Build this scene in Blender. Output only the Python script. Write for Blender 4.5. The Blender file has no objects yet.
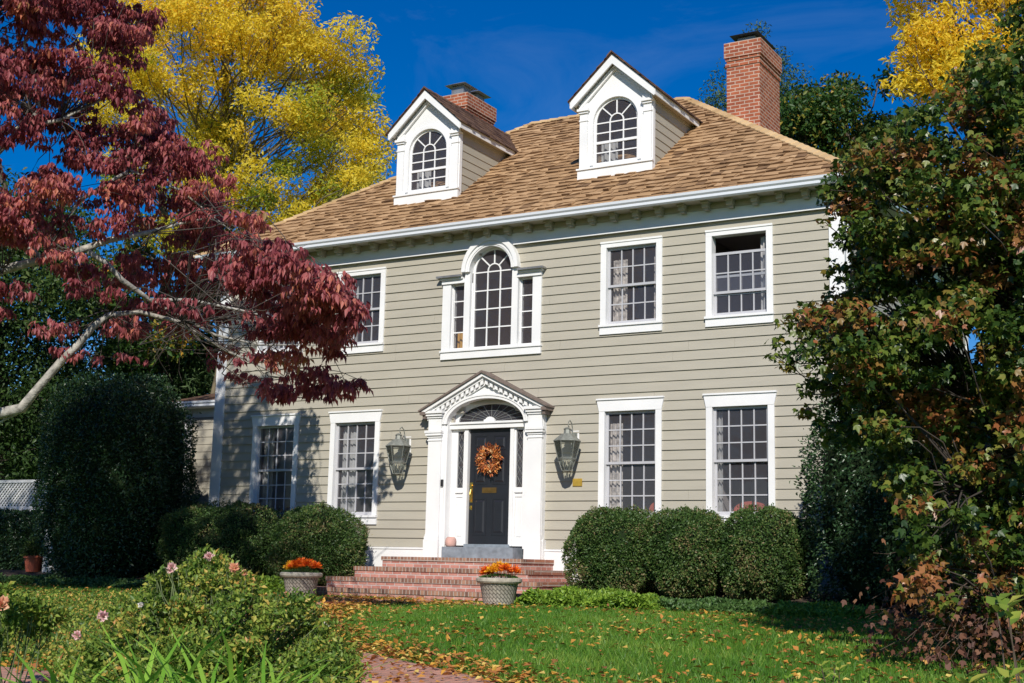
import bpy, math, random
import numpy as np
from mathutils import Vector
R = math.radians
rng = np.random.default_rng(11)
random.seed(5)
S = bpy.context.scene
COL = S.collection

# ------------------------------------------------------------------ camera
CAM = np.array([13.258, -21.717, -0.0723]); FPX = 1329.0
FW = np.array([-0.49779, 0.85110, 0.16681]); RT = np.array([0.86489, 0.50146, 0.02244]); UP = np.array([0.06455, -0.15545, 0.98573])
from mathutils import Matrix
cd = bpy.data.cameras.new('camera'); cam = bpy.data.objects.new('camera', cd); COL.objects.link(cam)
cd.sensor_width = 36; cd.lens = FPX / 1024 * 36; cd.clip_start = 0.1; cd.clip_end = 3000
m = Matrix(((RT[0], UP[0], -FW[0], CAM[0]), (RT[1], UP[1], -FW[1], CAM[1]), (RT[2], UP[2], -FW[2], CAM[2]), (0, 0, 0, 1)))
cam.matrix_world = m
S.camera = cam

# ------------------------------------------------------------------ light
SUN_EL, SUN_AZ = 34.0, 26.0        # azimuth measured from straight in front of the house towards the right
wd = bpy.data.worlds.new('World'); S.world = wd; wd.use_nodes = True
nt = wd.node_tree; nt.nodes.clear()
sky = nt.nodes.new('ShaderNodeTexSky'); sky.sky_type = 'NISHITA'; sky.sun_disc = False
sky.sun_elevation = R(SUN_EL); sky.sun_rotation = R(180 - SUN_AZ)
sky.air_density = 1.0; sky.dust_density = 0.1; sky.ozone_density = 4.0
hs = nt.nodes.new('ShaderNodeHueSaturation'); hs.inputs['Hue'].default_value = 0.515; hs.inputs['Saturation'].default_value = 1.5; hs.inputs['Value'].default_value = 0.85
# faint wisps of high cloud
tc = nt.nodes.new('ShaderNodeTexCoord'); mp = nt.nodes.new('ShaderNodeMapping'); mp.inputs['Scale'].default_value = (3, 7, 9); mp.inputs['Rotation'].default_value = (0.3, 0.5, 0.4)
nz = nt.nodes.new('ShaderNodeTexNoise'); nz.inputs['Scale'].default_value = 1.6; nz.inputs['Detail'].default_value = 7; nz.inputs['Roughness'].default_value = 0.6; nz.inputs['Distortion'].default_value = 0.8
cr = nt.nodes.new('ShaderNodeValToRGB'); cr.color_ramp.elements[0].position = 0.5; cr.color_ramp.elements[0].color = (0, 0, 0, 1); cr.color_ramp.elements[1].position = 0.95; cr.color_ramp.elements[1].color = (0.10, 0.10, 0.10, 1)
mx = nt.nodes.new('ShaderNodeMixRGB'); mx.inputs[2].default_value = (5.0, 6.2, 8.0, 1)
bg = nt.nodes.new('ShaderNodeBackground'); bg.inputs['Strength'].default_value = 0.10
out = nt.nodes.new('ShaderNodeOutputWorld'); L = nt.links.new
L(tc.outputs['Generated'], mp.inputs[0]); L(mp.outputs[0], nz.inputs['Vector']); L(nz.outputs['Fac'], cr.inputs[0])
L(sky.outputs[0], hs.inputs['Color']); L(hs.outputs[0], mx.inputs[1]); L(cr.outputs[0], mx.inputs[0]); L(mx.outputs[0], bg.inputs[0]); L(bg.outputs[0], out.inputs[0])
sd = bpy.data.lights.new('sun', 'SUN'); sd.energy = 4.4; sd.angle = R(0.53); sd.color = (1.0, 0.945, 0.86)
sun = bpy.data.objects.new('sun', sd); COL.objects.link(sun)
SD = Vector((math.sin(R(SUN_AZ)) * math.cos(R(SUN_EL)), -math.cos(R(SUN_AZ)) * math.cos(R(SUN_EL)), math.sin(R(SUN_EL))))
sun.rotation_euler = SD.to_track_quat('Z', 'Y').to_euler()
sun.location = (20, -30, 30)
S.view_settings.view_transform = 'Standard'; S.view_settings.look = 'None'; S.view_settings.gamma = 1.0
S.view_settings.exposure = 0.16
S.render.engine = 'CYCLES'
S.cycles.max_bounces = 6; S.cycles.diffuse_bounces = 3; S.cycles.transparent_max_bounces = 8

# ------------------------------------------------------------------ pixel helpers (distances are real)
def at(u, v, d):
    return CAM + d * (FW + (u - 512) / FPX * RT - (v - 341.5) / FPX * UP)
GY = [0.0, 1, 2.6, 5, 13, 22, 40, 900]; GZ = [-.40, -.42, -.70, -.72, -1.0, -1.5, -1.9, -1.9]
def gz(x, y): return np.interp(-np.asarray(y, float), GY, GZ)
def ground_at(u, v):
    d = 4.0
    while d < 90:
        q = at(u, v, d)
        if q[2] < gz(q[0], q[1]): return q
        d += 0.05
    return q

# ------------------------------------------------------------------ naming helpers
def tag(o, label=None, cat=None, group=None, kind=None):
    if label: o['label'] = label
    if cat: o['category'] = cat
    if group: o['group'] = group
    if kind: o['kind'] = kind
    return o
def empty(name, loc, label, cat, group=None, rz=0):
    o = bpy.data.objects.new(name, None); COL.objects.link(o); o.location = loc; o.rotation_euler = (0, 0, rz); o.empty_display_size = .2
    return tag(o, label, cat, group)
def copy_tree(o, parent=None):
    c = o.copy(); COL.objects.link(c)
    if parent is not None: c.parent = parent
    for ch in list(o.children): copy_tree(ch, c)
    return c

# ------------------------------------------------------------------ materials
MATS = {}
def newmat(name):
    mt = bpy.data.materials.new(name); mt.use_nodes = True; MATS[name] = mt
    t = mt.node_tree; return mt, t, t.nodes['Principled BSDF']
def plain(name, col, rough=.6, metal=0., spec=.5, var=.12, scale=6., bump=0., bscale=60., coat=0., stretch=None):
    mt, t, b = newmat(name)
    b.inputs['Roughness'].default_value = rough; b.inputs['Metallic'].default_value = metal; b.inputs['Specular IOR Level'].default_value = spec
    if coat: b.inputs['Coat Weight'].default_value = coat
    n = t.nodes.new('ShaderNodeTexNoise'); n.inputs['Scale'].default_value = scale; n.inputs['Detail'].default_value = 6
    c = t.nodes.new('ShaderNodeTexCoord')
    src = c.outputs['Object']
    if stretch:
        q = t.nodes.new('ShaderNodeMapping'); q.inputs['Scale'].default_value = stretch; t.links.new(src, q.inputs[0]); src = q.outputs[0]
    t.links.new(src, n.inputs['Vector'])
    r = t.nodes.new('ShaderNodeValToRGB'); r.color_ramp.elements[0].position = .3; r.color_ramp.elements[1].position = .7
    r.color_ramp.elements[0].color = (*[x * (1 - var) for x in col], 1); r.color_ramp.elements[1].color = (*[min(1, x * (1 + var)) for x in col], 1)
    t.links.new(n.outputs['Fac'], r.inputs[0]); t.links.new(r.outputs[0], b.inputs['Base Color'])
    if bump:
        n2 = t.nodes.new('ShaderNodeTexNoise'); n2.inputs['Scale'].default_value = bscale; n2.inputs['Detail'].default_value = 4; t.links.new(src, n2.inputs['Vector'])
        bp = t.nodes.new('ShaderNodeBump'); bp.inputs['Strength'].default_value = bump; bp.inputs['Distance'].default_value = .02
        t.links.new(n2.outputs['Fac'], bp.inputs['Height']); t.links.new(bp.outputs[0], b.inputs['Normal'])
    return mt
def brick(name, c1, c2, mortar, bw=.2, bh=.07, offset=.5, msize=.009, dirt=.35, bump=.7):
    mt, t, b = newmat(name)
    uv = t.nodes.new('ShaderNodeUVMap'); br = t.nodes.new('ShaderNodeTexBrick')
    br.offset = offset; br.inputs['Scale'].default_value = 1; br.inputs['Brick Width'].default_value = bw; br.inputs['Row Height'].default_value = bh
    br.inputs['Mortar Size'].default_value = msize; br.inputs['Mortar Smooth'].default_value = .2; br.inputs['Bias'].default_value = -.1
    br.inputs['Color1'].default_value = (*c1, 1); br.inputs['Color2'].default_value = (*c2, 1); br.inputs['Mortar'].default_value = (*mortar, 1)
    n = t.nodes.new('ShaderNodeTexNoise'); n.inputs['Scale'].default_value = 3.; n.inputs['Detail'].default_value = 8; n.inputs['Roughness'].default_value = .7
    r = t.nodes.new('ShaderNodeValToRGB'); r.color_ramp.elements[0].position = .3; r.color_ramp.elements[0].color = (1 - dirt, 1 - dirt, 1 - dirt, 1); r.color_ramp.elements[1].position = .65
    mxn = t.nodes.new('ShaderNodeMixRGB'); mxn.blend_type = 'MULTIPLY'; mxn.inputs[0].default_value = 1
    t.links.new(uv.outputs[0], br.inputs['Vector']); t.links.new(uv.outputs[0], n.inputs['Vector']); t.links.new(n.outputs['Fac'], r.inputs[0])
    t.links.new(br.outputs['Color'], mxn.inputs[1]); t.links.new(r.outputs[0], mxn.inputs[2]); t.links.new(mxn.outputs[0], b.inputs['Base Color'])
    b.inputs['Roughness'].default_value = .85; b.inputs['Specular IOR Level'].default_value = .2
    bp = t.nodes.new('ShaderNodeBump'); bp.inputs['Strength'].default_value = bump; bp.inputs['Distance'].default_value = .012
    iv = t.nodes.new('ShaderNodeMath'); iv.operation = 'SUBTRACT'; iv.inputs[0].default_value = 1; t.links.new(br.outputs['Fac'], iv.inputs[1]); t.links.new(iv.outputs[0], bp.inputs['Height']); t.links.new(bp.outputs[0], b.inputs['Normal'])
    return mt
def ramp_mat(name, stops, transl=.25, rough=.5, spec=.35, attr='rnd', big=.0, bigscale=.5):
    """colour picked per leaf / per board from a face attribute"""
    mt, t, b = newmat(name)
    a = t.nodes.new('ShaderNodeAttribute'); a.attribute_name = attr
    r = t.nodes.new('ShaderNodeValToRGB'); e = r.color_ramp.elements
    while len(e) < len(stops): e.new(.5)
    for i, (p_, c) in enumerate(stops): e[i].position = p_; e[i].color = (*c, 1)
    t.links.new(a.outputs['Fac'], r.inputs[0]); colour = r.outputs[0]
    t.links.new(colour, b.inputs['Base Color']); b.inputs['Roughness'].default_value = rough; b.inputs['Specular IOR Level'].default_value = spec
    if transl > 0:
        tr = t.nodes.new('ShaderNodeBsdfTranslucent'); ms = t.nodes.new('ShaderNodeMixShader'); ms.inputs[0].default_value = transl
        o = t.nodes['Material Output']
        t.links.new(colour, tr.inputs[0]); t.links.new(b.outputs[0], ms.inputs[1]); t.links.new(tr.outputs[0], ms.inputs[2]); t.links.new(ms.outputs[0], o.inputs[0])
    return mt
siding = plain('siding_paint', (.395, .367, .297), .65, var=.05, scale=1.3, bump=.15, bscale=25, stretch=(1, 1, 6))
tanpaint = plain('tan_trim_paint', (.42, .385, .30), .6, var=.05)
white = plain('white_paint', (.79, .79, .78), .45, var=.05, scale=1.7, bump=.08, bscale=30)
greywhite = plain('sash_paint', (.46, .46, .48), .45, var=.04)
gutterm = plain('gutter_enamel', (.72, .75, .80), .3, var=.03, scale=2)
door_m = plain('black_door_paint', (.016, .017, .022), .35, var=.1, spec=.5)
brass = plain('brass', (.75, .48, .12), .3, metal=1, var=.1)
bronze = plain('weathered_copper', (.24, .25, .22), .5, metal=.3, var=.3, scale=20)
darkmet = plain('dark_metal', (.03, .03, .032), .45, metal=.3, var=.2)
galv = plain('galvanised_metal', (.35, .35, .34), .45, metal=.7, var=.2)
slate = plain('bluestone', (.20, .23, .26), .7, var=.25, scale=8, bump=.2)
brownroof = plain('brown_hood_roof', (.17, .13, .11), .6, var=.2, scale=15)
intm = plain('interior_plaster', (.42, .37, .36), .9, var=.05)
intwarm = plain('warm_stairwell', (.42, .20, .08), .8, var=.3, scale=2)
curt = plain('curtain_cloth', (.44, .43, .42), .9, var=.2, scale=9)
curtf = plain('patterned_curtain', (.50, .45, .41), .9, var=.55, scale=14)
redcloth = plain('red_upholstery', (.42, .09, .06), .8, var=.2)
stone = plain('cast_stone', (.40, .36, .29), .85, var=.25, scale=14, bump=.3)
terr = plain('terracotta', (.42, .10, .05), .7, var=.15)
pinkclay = plain('pale_pink_clay', (.60, .36, .30), .8, var=.12)
lattw = plain('fence_paint', (.55, .55, .55), .6, var=.12)
soil = plain('mulch', (.06, .04, .025), .95, var=.5, scale=30, bump=.8, bscale=50)
bark_dog = plain('pale_mottled_bark', (.33, .31, .27), .8, var=.5, scale=9, bump=.6, bscale=30)
bark_dk = plain('dark_bark', (.085, .065, .05), .9, var=.35, scale=9, bump=.8, bscale=25)
bark_grn = plain('green_stem', (.10, .13, .045), .7, var=.3)
bark_tw = plain('grey_twig', (.075, .06, .05), .85, var=.3)
bark_yl = plain('tan_bark', (.16, .13, .08), .85, var=.3)
bark_vd = plain('shrub_bark', (.045, .035, .028), .9, var=.3)
twig_m = plain('dry_twig', (.10, .068, .048), .85, var=.3)
br_step = brick('step_brick', (.58, .29, .23), (.44, .18, .14), (.60, .54, .50), bh=.066, msize=.008)
br_row = brick('rowlock_brick', (.42, .23, .15), (.17, .085, .065), (.46, .38, .32), bw=.075, bh=.4, offset=0, msize=.010)
br_path = brick('path_brick', (.70, .36, .25), (.54, .26, .19), (.30, .24, .20), bw=.2, bh=.1)
br_chim = brick('chimney_brick', (.44, .13, .062), (.29, .075, .042), (.56, .40, .31), bw=.21, bh=.078, msize=.012)
shake = ramp_mat('cedar_shake', [(0, (.17, .10, .055)), (.12, (.33, .20, .10)), (.6, (.40, .25, .13)), (1, (.47, .305, .165))], transl=0, rough=.85, spec=.15)
shakebutt = ramp_mat('shake_end_grain_shade', [(0, (.09, .05, .028)), (1, (.24, .14, .075))], transl=0, rough=.95, spec=.1)  # dark cedar end grain, also standing in for the shadow under each course
shakecap = ramp_mat('cedar_cap', [(0, (.42, .28, .14)), (1, (.62, .44, .24))], transl=0, rough=.85, spec=.15)
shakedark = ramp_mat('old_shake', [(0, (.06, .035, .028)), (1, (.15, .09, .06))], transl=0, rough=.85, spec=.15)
# window glass: clear pane with a fresnel reflection
mt, t, b = newmat('window_glass'); t.nodes.remove(b)
fr = t.nodes.new('ShaderNodeFresnel'); fr.inputs['IOR'].default_value = 1.42
tr = t.nodes.new('ShaderNodeBsdfTransparent'); tr.inputs[0].default_value = (.86, .88, .90, 1)
gl = t.nodes.new('ShaderNodeBsdfGlossy'); gl.inputs['Roughness'].default_value = .02; ms = t.nodes.new('ShaderNodeMixShader')
t.links.new(fr.outputs[0], ms.inputs[0]); t.links.new(tr.outputs[0], ms.inputs[1]); t.links.new(gl.outputs[0], ms.inputs[2]); df = t.nodes.new('ShaderNodeBsdfDiffuse'); df.inputs[0].default_value = (.55, .53, .60, 1); m2 = t.nodes.new('ShaderNodeMixShader'); m2.inputs[0].default_value = .075; t.links.new(ms.outputs[0], m2.inputs[1]); t.links.new(df.outputs[0], m2.inputs[2]); t.links.new(m2.outputs[0], t.nodes['Material Output'].inputs[0])
glass = mt
mt, t, b = newmat('clear_lantern_glass'); t.nodes.remove(b)
fr = t.nodes.new('ShaderNodeFresnel'); fr.inputs['IOR'].default_value = 1.3
tr = t.nodes.new('ShaderNodeBsdfTransparent'); tr.inputs[0].default_value = (.95, .97, .95, 1)
gl = t.nodes.new('ShaderNodeBsdfGlossy'); gl.inputs['Roughness'].default_value = .05; ms = t.nodes.new('ShaderNodeMixShader')
t.links.new(fr.outputs[0], ms.inputs[0]); t.links.new(tr.outputs[0], ms.inputs[1]); t.links.new(gl.outputs[0], ms.inputs[2])
df = t.nodes.new('ShaderNodeBsdfDiffuse'); df.inputs[0].default_value = (.62, .66, .60, 1); m2 = t.nodes.new('ShaderNodeMixShader'); m2.inputs[0].default_value = .07; t.links.new(ms.outputs[0], m2.inputs[1]); t.links.new(df.outputs[0], m2.inputs[2]); t.links.new(m2.outputs[0], t.nodes['Material Output'].inputs[0])
lglass = mt
darkint = plain('hall_shade', (.05, .04, .035), .9)  # near-black: dimness of the unlit hall put into the colour
# lawn soil
mt, t, b = newmat('lawn_ground')
n = t.nodes.new('ShaderNodeTexNoise'); n.inputs['Scale'].default_value = 1.2; n.inputs['Detail'].default_value = 10; n.inputs['Roughness'].default_value = .7
c = t.nodes.new('ShaderNodeTexCoord'); r = t.nodes.new('ShaderNodeValToRGB'); e = r.color_ramp.elements
e[0].position = .35; e[0].color = (.06, .13, .018, 1); e[1].position = .7; e[1].color = (.11, .20, .03, 1)
t.links.new(c.outputs['Object'], n.inputs['Vector']); t.links.new(n.outputs['Fac'], r.inputs[0]); t.links.new(r.outputs[0], b.inputs['Base Color']); b.inputs['Roughness'].default_value = 1; b.inputs['Specular IOR Level'].default_value = .1
lawn_m = mt

# ------------------------------------------------------------------ mesh collector
class MB:
    def __init__(s): s.v = []; s.f = []; s.m = []; s.uv = []; s.r = []
    def face(s, idx, mi=0, uv=None, r=0.): s.f.append(idx); s.m.append(mi); s.uv.append(uv); s.r.append(r)
    def box(s, x0, x1, y0, y1, z0, z1, mi=0, r=0., skip=()):
        i = len(s.v)
        s.v += [(x0, y0, z0), (x1, y0, z0), (x1, y1, z0), (x0, y1, z0), (x0, y0, z1), (x1, y0, z1), (x1, y1, z1), (x0, y1, z1)]
        for k, q in enumerate([(3, 2, 1, 0), (4, 5, 6, 7), (0, 1, 5, 4), (1, 2, 6, 5), (2, 3, 7, 6), (3, 0, 4, 7)]):
            if k not in skip: s.face([i + a for a in q], mi, None, r)
    def hexa(s, P, mi=0, r=0., end=None):        # 8 points: bottom ring then top ring
        i = len(s.v); s.v += [tuple(q) for q in P]
        for k, q in enumerate([(3, 2, 1, 0), (4, 5, 6, 7), (0, 1, 5, 4), (1, 2, 6, 5), (2, 3, 7, 6), (3, 0, 4, 7)]): s.face([i + a for a in q], mi if (k != 2 or end is None) else end, None, r)
    def poly(s, P, mi=0, r=0.):
        i = len(s.v); s.v += [tuple(q) for q in P]; s.face(list(range(i, i + len(P))), mi, None, r)
    def prism(s, pts, y0, y1, mi=0):   # polygon in x,z (counter-clockwise seen from -y), extruded in y
        n = len(pts); i = len(s.v)
        s.v += [(x, y0, z) for x, z in pts] + [(x, y1, z) for x, z in pts]
        s.face([i + k for k in range(n)], mi); s.face([i + n + k for k in reversed(range(n))], mi)
        for k in range(n): a, b = k, (k + 1) % n; s.face([i + a, i + n + a, i + n + b, i + b], mi)
    def strip(s, inner, outer, y0, y1, mi=0):   # band between two x,z polylines of equal length
        n = len(inner)
        for k in range(n - 1):
            a, b, c, d = inner[k], inner[k + 1], outer[k + 1], outer[k]
            s.hexa([(a[0], y0, a[1]), (b[0], y0, b[1]), (b[0], y1, b[1]), (a[0], y1, a[1]), (d[0], y0, d[1]), (c[0], y0, c[1]), (c[0], y1, c[1]), (d[0], y1, d[1])], mi)
    def bar(s, p, q, w, y0, y1, mi=0):  # straight bar in the x,z plane
        dx, dz = q[0] - p[0], q[1] - p[1]; l = math.hypot(dx, dz); nx, nz = -dz / l * w / 2, dx / l * w / 2
        s.strip([(p[0] - nx, p[1] - nz), (q[0] - nx, q[1] - nz)], [(p[0] + nx, p[1] + nz), (q[0] + nx, q[1] + nz)], y0, y1, mi)
    def tube(s, pts, rad, n=8, mi=0, cap=True):
        pts = [Vector(q) for q in pts]; rings = []
        if not hasattr(rad, '__len__'): rad = [rad] * len(pts)
        up = Vector((0.13, .21, .97))
        for k, q in enumerate(pts):
            d = (pts[min(k + 1, len(pts) - 1)] - pts[max(k - 1, 0)]).normalized()
            a = d.cross(up if abs(d.dot(up)) < .95 else Vector((1, 0, 0))).normalized(); b_ = d.cross(a)
            i = len(s.v); rings.append(i)
            for j in range(n):
                t_ = 2 * math.pi * j / n; s.v.append(tuple(q + (a * math.cos(t_) + b_ * math.sin(t_)) * rad[k]))
        for k in range(len(pts) - 1):
            for j in range(n): s.face([rings[k] + j, rings[k] + (j + 1) % n, rings[k + 1] + (j + 1) % n, rings[k + 1] + j], mi)
        if cap: s.face([rings[0] + j for j in reversed(range(n))], mi); s.face([rings[-1] + j for j in range(n)], mi)
    def lathe(s, prof, n=24, c=(0, 0, 0), mi=0, rot=0.):
        rings = []
        for (r_, z) in prof:
            rings.append(len(s.v))
            for j in range(n):
                t_ = rot + 2 * math.pi * j / n; s.v.append((c[0] + r_ * math.cos(t_), c[1] + r_ * math.sin(t_), c[2] + z))
        for k in range(len(prof) - 1):
            for j in range(n): s.face([rings[k] + j, rings[k] + (j + 1) % n, rings[k + 1] + (j + 1) % n, rings[k + 1] + j], mi)
    def build(s, name, mats, parent=None, smooth=False, auto_uv=True):
        if not isinstance(mats, (list, tuple)): mats = [mats]
        me = bpy.data.meshes.new(name); me.from_pydata(s.v, [], s.f)
        for m_ in mats: me.materials.append(m_)
        me.polygons.foreach_set('material_index', s.m)
        at_ = me.attributes.new('rnd', 'FLOAT', 'FACE'); at_.data.foreach_set('value', np.array(s.r, dtype=np.float32))
        uvl = me.uv_layers.new(name='UVMap').data
        me.update()
        V = np.array(s.v, float)
        for p_ in me.polygons:
            nn = p_.normal; ax = max(range(3), key=lambda a: abs(nn[a]))
            for li, vi in zip(p_.loop_indices, p_.vertices):
                x, y, z = V[vi]
                uvl[li].uv = (y, z) if ax == 0 else ((x, z) if ax == 1 else (x, y))
        if smooth: me.polygons.foreach_set('use_smooth', [True] * len(me.polygons))
        o = bpy.data.objects.new(name, me); COL.objects.link(o)
        if parent is not None: o.parent = parent
        return o

# ------------------------------------------------------------------ leaves
TPL = {
 'leaf': (np.array([(0, 0, 0), (.42, .5, .10), (1, 0, -.12), (.42, -.5, .10)]), [(0, 1, 2), (0, 2, 3)]),
 'maple': (np.array([(0, 0, 0), (.10, .38, .03), (.48, .60, -.05), (.52, .27, .04), (1, 0, -.12), (.52, -.27, .04), (.48, -.60, -.05), (.10, -.38, .03)]),
           [(0, 1, 2), (0, 2, 3), (0, 3, 4), (0, 4, 5), (0, 5, 6), (0, 6, 7)]),
 'blade': (np.array([(0, .5, 0), (0, -.5, 0), (1, 0, 0)]), [(0, 1, 2)]),
 'strap': (np.array([(0, .3, 0), (0, -.3, 0), (.42, .5, -.03), (.42, -.5, -.03), (.75, .40, -.18), (.75, -.40, -.18), (1.0, 0, -.46)]), [(0, 1, 3), (0, 3, 2), (2, 3, 5), (2, 5, 4), (4, 5, 6)]),
}
def unit(a): return a / np.maximum(np.linalg.norm(a, axis=-1, keepdims=True), 1e-9)
def rand_unit(n): return unit(rng.normal(size=(n, 3)))
def leaf_mesh(name, mats, pos, dirs, nor, Ls, Ws, kind='leaf', rnd=None, parent=None, core=None, midx=None):
    """one mesh of many small leaves; core = MB of solid inner geometry joined in (material slot 1 on)"""
    T, tris = TPL[kind]; n = len(pos); k = len(T); tris = np.array(tris)
    d = unit(dirs); s = np.cross(nor, d); bad = np.linalg.norm(s, axis=1) < 1e-3; s[bad] = np.cross(rand_unit(bad.sum()), d[bad]); s = unit(s); w = np.cross(d, s)
    Ls = np.broadcast_to(Ls, (n,)); Ws = np.broadcast_to(Ws, (n,))
    V = pos[:, None, :] + d[:, None, :] * (T[None, :, 0:1] * Ls[:, None, None]) + s[:, None, :] * (T[None, :, 1:2] * Ws[:, None, None]) + w[:, None, :] * (T[None, :, 2:3] * Ls[:, None, None])
    V = V.reshape(-1, 3); F = (tris[None] + (np.arange(n) * k)[:, None, None]).reshape(-1, 3)
    rnd = rng.random(n) if rnd is None else np.clip(rnd, 0, 1)
    fr_ = np.repeat(rnd, len(tris)); mi = np.zeros(len(F), int) if midx is None else np.repeat(midx, len(tris))
    loops = F.reshape(-1); starts = np.arange(len(F)) * 3; tot = np.full(len(F), 3)
    if core is not None and core.f:
        b0 = len(V); V = np.vstack([V, np.array(core.v)])
        cl = np.concatenate([np.array(f) + b0 for f in core.f]); ct = np.array([len(f) for f in core.f])
        cs = np.concatenate([[0], np.cumsum(ct)[:-1]]) + len(loops)
        loops = np.concatenate([loops, cl]); starts = np.concatenate([starts, cs]); tot = np.concatenate([tot, ct])
        mi = np.concatenate([mi, np.array(core.m) + 1]); fr_ = np.concatenate([fr_, np.array(core.r)])
    me = bpy.data.meshes.new(name); me.vertices.add(len(V)); me.vertices.foreach_set('co', V.astype(np.float32).reshape(-1))
    me.loops.add(len(loops)); me.loops.foreach_set('vertex_index', loops.astype(np.int32))
    me.polygons.add(len(starts)); me.polygons.foreach_set('loop_start', starts.astype(np.int32))
    me.polygons.foreach_set('material_index', mi.astype(np.int32))
    if not isinstance(mats, (list, tuple)): mats = [mats]
    for m_ in mats: me.materials.append(m_)
    a = me.attributes.new('rnd', 'FLOAT', 'FACE'); a.data.foreach_set('value', fr_.astype(np.float32))
    me.update(calc_edges=True); me.validate()
    o = bpy.data.objects.new(name, me); COL.objects.link(o)
    if parent is not None: o.parent = parent
    return o
def blob(c, rad, seg=14, rings=9, amp=.12, seed=0, pw=2.):
    mb = MB(); ph = np.random.default_rng(seed).random(6) * 6.28
    idx = []
    for i in range(rings + 1):
        th = math.pi * i / rings; row = []
        for j in range(seg):
            fi = 2 * math.pi * j / seg
            sx, sy, sz = math.sin(th) * math.cos(fi), math.sin(th) * math.sin(fi), math.cos(th)
            k = (abs(sx) ** pw + abs(sy) ** pw + abs(sz) ** pw) ** (-1 / pw) * (1 + amp * .5) - .5 * amp + amp * (math.sin(3 * fi + ph[0]) * math.sin(2 * th + ph[1]) + .6 * math.sin(5 * fi + ph[2] + 3 * th))
            row.append(len(mb.v)); mb.v.append((c[0] + rad[0] * k * math.sin(th) * math.cos(fi), c[1] + rad[1] * k * math.sin(th) * math.sin(fi), c[2] + rad[2] * k * math.cos(th)))
        idx.append(row)
    for i in range(rings):
        for j in range(seg): mb.face([idx[i][j], idx[i + 1][j], idx[i + 1][(j + 1) % seg], idx[i][(j + 1) % seg]])
    return mb

# foliage colours
core_m = plain('bush_shade_core', (.012, .022, .008), .9, var=.4, scale=8, spec=.1)  # near-black solid added inside clipped bushes to block light between the leaves
f_box = ramp_mat('boxwood_leaf', [(0, (.03, .07, .016)), (.5, (.065, .13, .028)), (.85, (.13, .175, .045)), (1, (.24, .19, .085))], .2, .45)
f_hol = ramp_mat('holly_leaf', [(0, (.014, .036, .014)), (.6, (.03, .072, .024)), (1, (.06, .115, .04))], .1, .33, .5)
f_dog = ramp_mat('red_dogwood_leaf', [(0, (.17, .04, .05)), (.4, (.36, .085, .10)), (.75, (.56, .18, .17)), (.92, (.74, .27, .15)), (1, (.34, .25, .09))], .52, .45)
f_yel = ramp_mat('yellow_leaf', [(0, (.13, .22, .03)), (.25, (.40, .48, .05)), (.45, (.85, .73, .08)), (.82, (.98, .77, .07)), (1, (.98, .60, .05))], .62, .5)
f_org = ramp_mat('turning_leaf', [(0, (.02, .055, .012)), (.6, (.05, .12, .02)), (.8, (.22, .22, .03)), (1, (.62, .27, .03))], .3, .5)
f_con = ramp_mat('needle_foliage', [(0, (.03, .065, .02)), (1, (.09, .15, .045))], .15, .6)
f_grn = ramp_mat('green_foliage', [(0, (.018, .04, .010)), (.7, (.05, .10, .02)), (1, (.12, .15, .03))], .25, .5)
f_vib = ramp_mat('viburnum_leaf', [(0, (.020, .048, .009)), (.34, (.045, .095, .014)), (.60, (.17, .22, .035)), (.72, (.24, .15, .035)), (.9, (.30, .095, .035)), (1, (.46, .20, .08))], .3, .38, .5)
f_dry = ramp_mat('dry_leaf', [(0, (.07, .03, .022)), (.6, (.18, .075, .045)), (.92, (.34, .17, .09)), (1, (.66, .36, .10))], .3, .6)
f_rose = ramp_mat('rose_leaf', [(0, (.035, .085, .014)), (.40, (.14, .24, .035)), (.72, (.34, .42, .07)), (.9, (.62, .46, .10)), (1, (.60, .25, .08))], .4, .45)
f_lily = ramp_mat('daylily_blade', [(0, (.14, .32, .03)), (1, (.34, .55, .07))], .35, .4)
f_grass = ramp_mat('grass_blade', [(0, (.055, .155, .015)), (.6, (.12, .27, .026)), (1, (.27, .37, .06))], .38, .5)
f_cover = ramp_mat('groundcover_leaf', [(0, (.09, .20, .02)), (1, (.30, .44, .05))], .3, .45)
f_cover2 = ramp_mat('blue_groundcover', [(0, (.035, .09, .022)), (1, (.11, .20, .05))], .2, .45)
f_fall = ramp_mat('fallen_leaf', [(0, (.26, .10, .04)), (.35, (.50, .20, .05)), (.7, (.66, .36, .05)), (1, (.74, .56, .16))], .2, .6)
f_mumr = ramp_mat('flame_petal', [(0, (.70, .08, .015)), (.6, (.92, .18, .015)), (1, (.98, .32, .02))], .3, .5)
f_mumy = ramp_mat('amber_petal', [(0, (.85, .32, .015)), (1, (.95, .55, .03))], .25, .5)
f_wre = ramp_mat('wreath_leaf', [(0, (.14, .035, .02)), (.45, (.45, .12, .03)), (.8, (.68, .24, .05)), (1, (.72, .50, .25))], .1, .6)
f_pink = ramp_mat('pink_petal', [(0, (.80, .42, .42)), (1, (.90, .70, .64))], .3, .5)
f_peach = ramp_mat('peach_petal', [(0, (.80, .36, .22)), (1, (.88, .56, .36))], .3, .5)
f_whitep = ramp_mat('white_petal', [(0, (.80, .74, .66)), (1, (.86, .82, .76))], .3, .5)

# ================================================================== SETTING: ground, path, beds
xs = np.unique(np.concatenate([np.linspace(-900, -40, 12), np.linspace(-40, 40, 41), np.linspace(40, 900, 12)])); ys = -np.array(sorted(set([-900, -300, -100, -30, -10] + GY + [3.8, 8, 10.5])))[::-1]
g = MB()
for y in ys:
    for x in xs: g.v.append((x, y, float(gz(x, y)) - .0))
nx = len(xs)
for j in range(len(ys) - 1):
    for i in range(nx - 1): g.face([j * nx + i, j * nx + i + 1, (j + 1) * nx + i + 1, (j + 1) * nx + i])
tag(g.build('ground', lawn_m), kind='structure')

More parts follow.
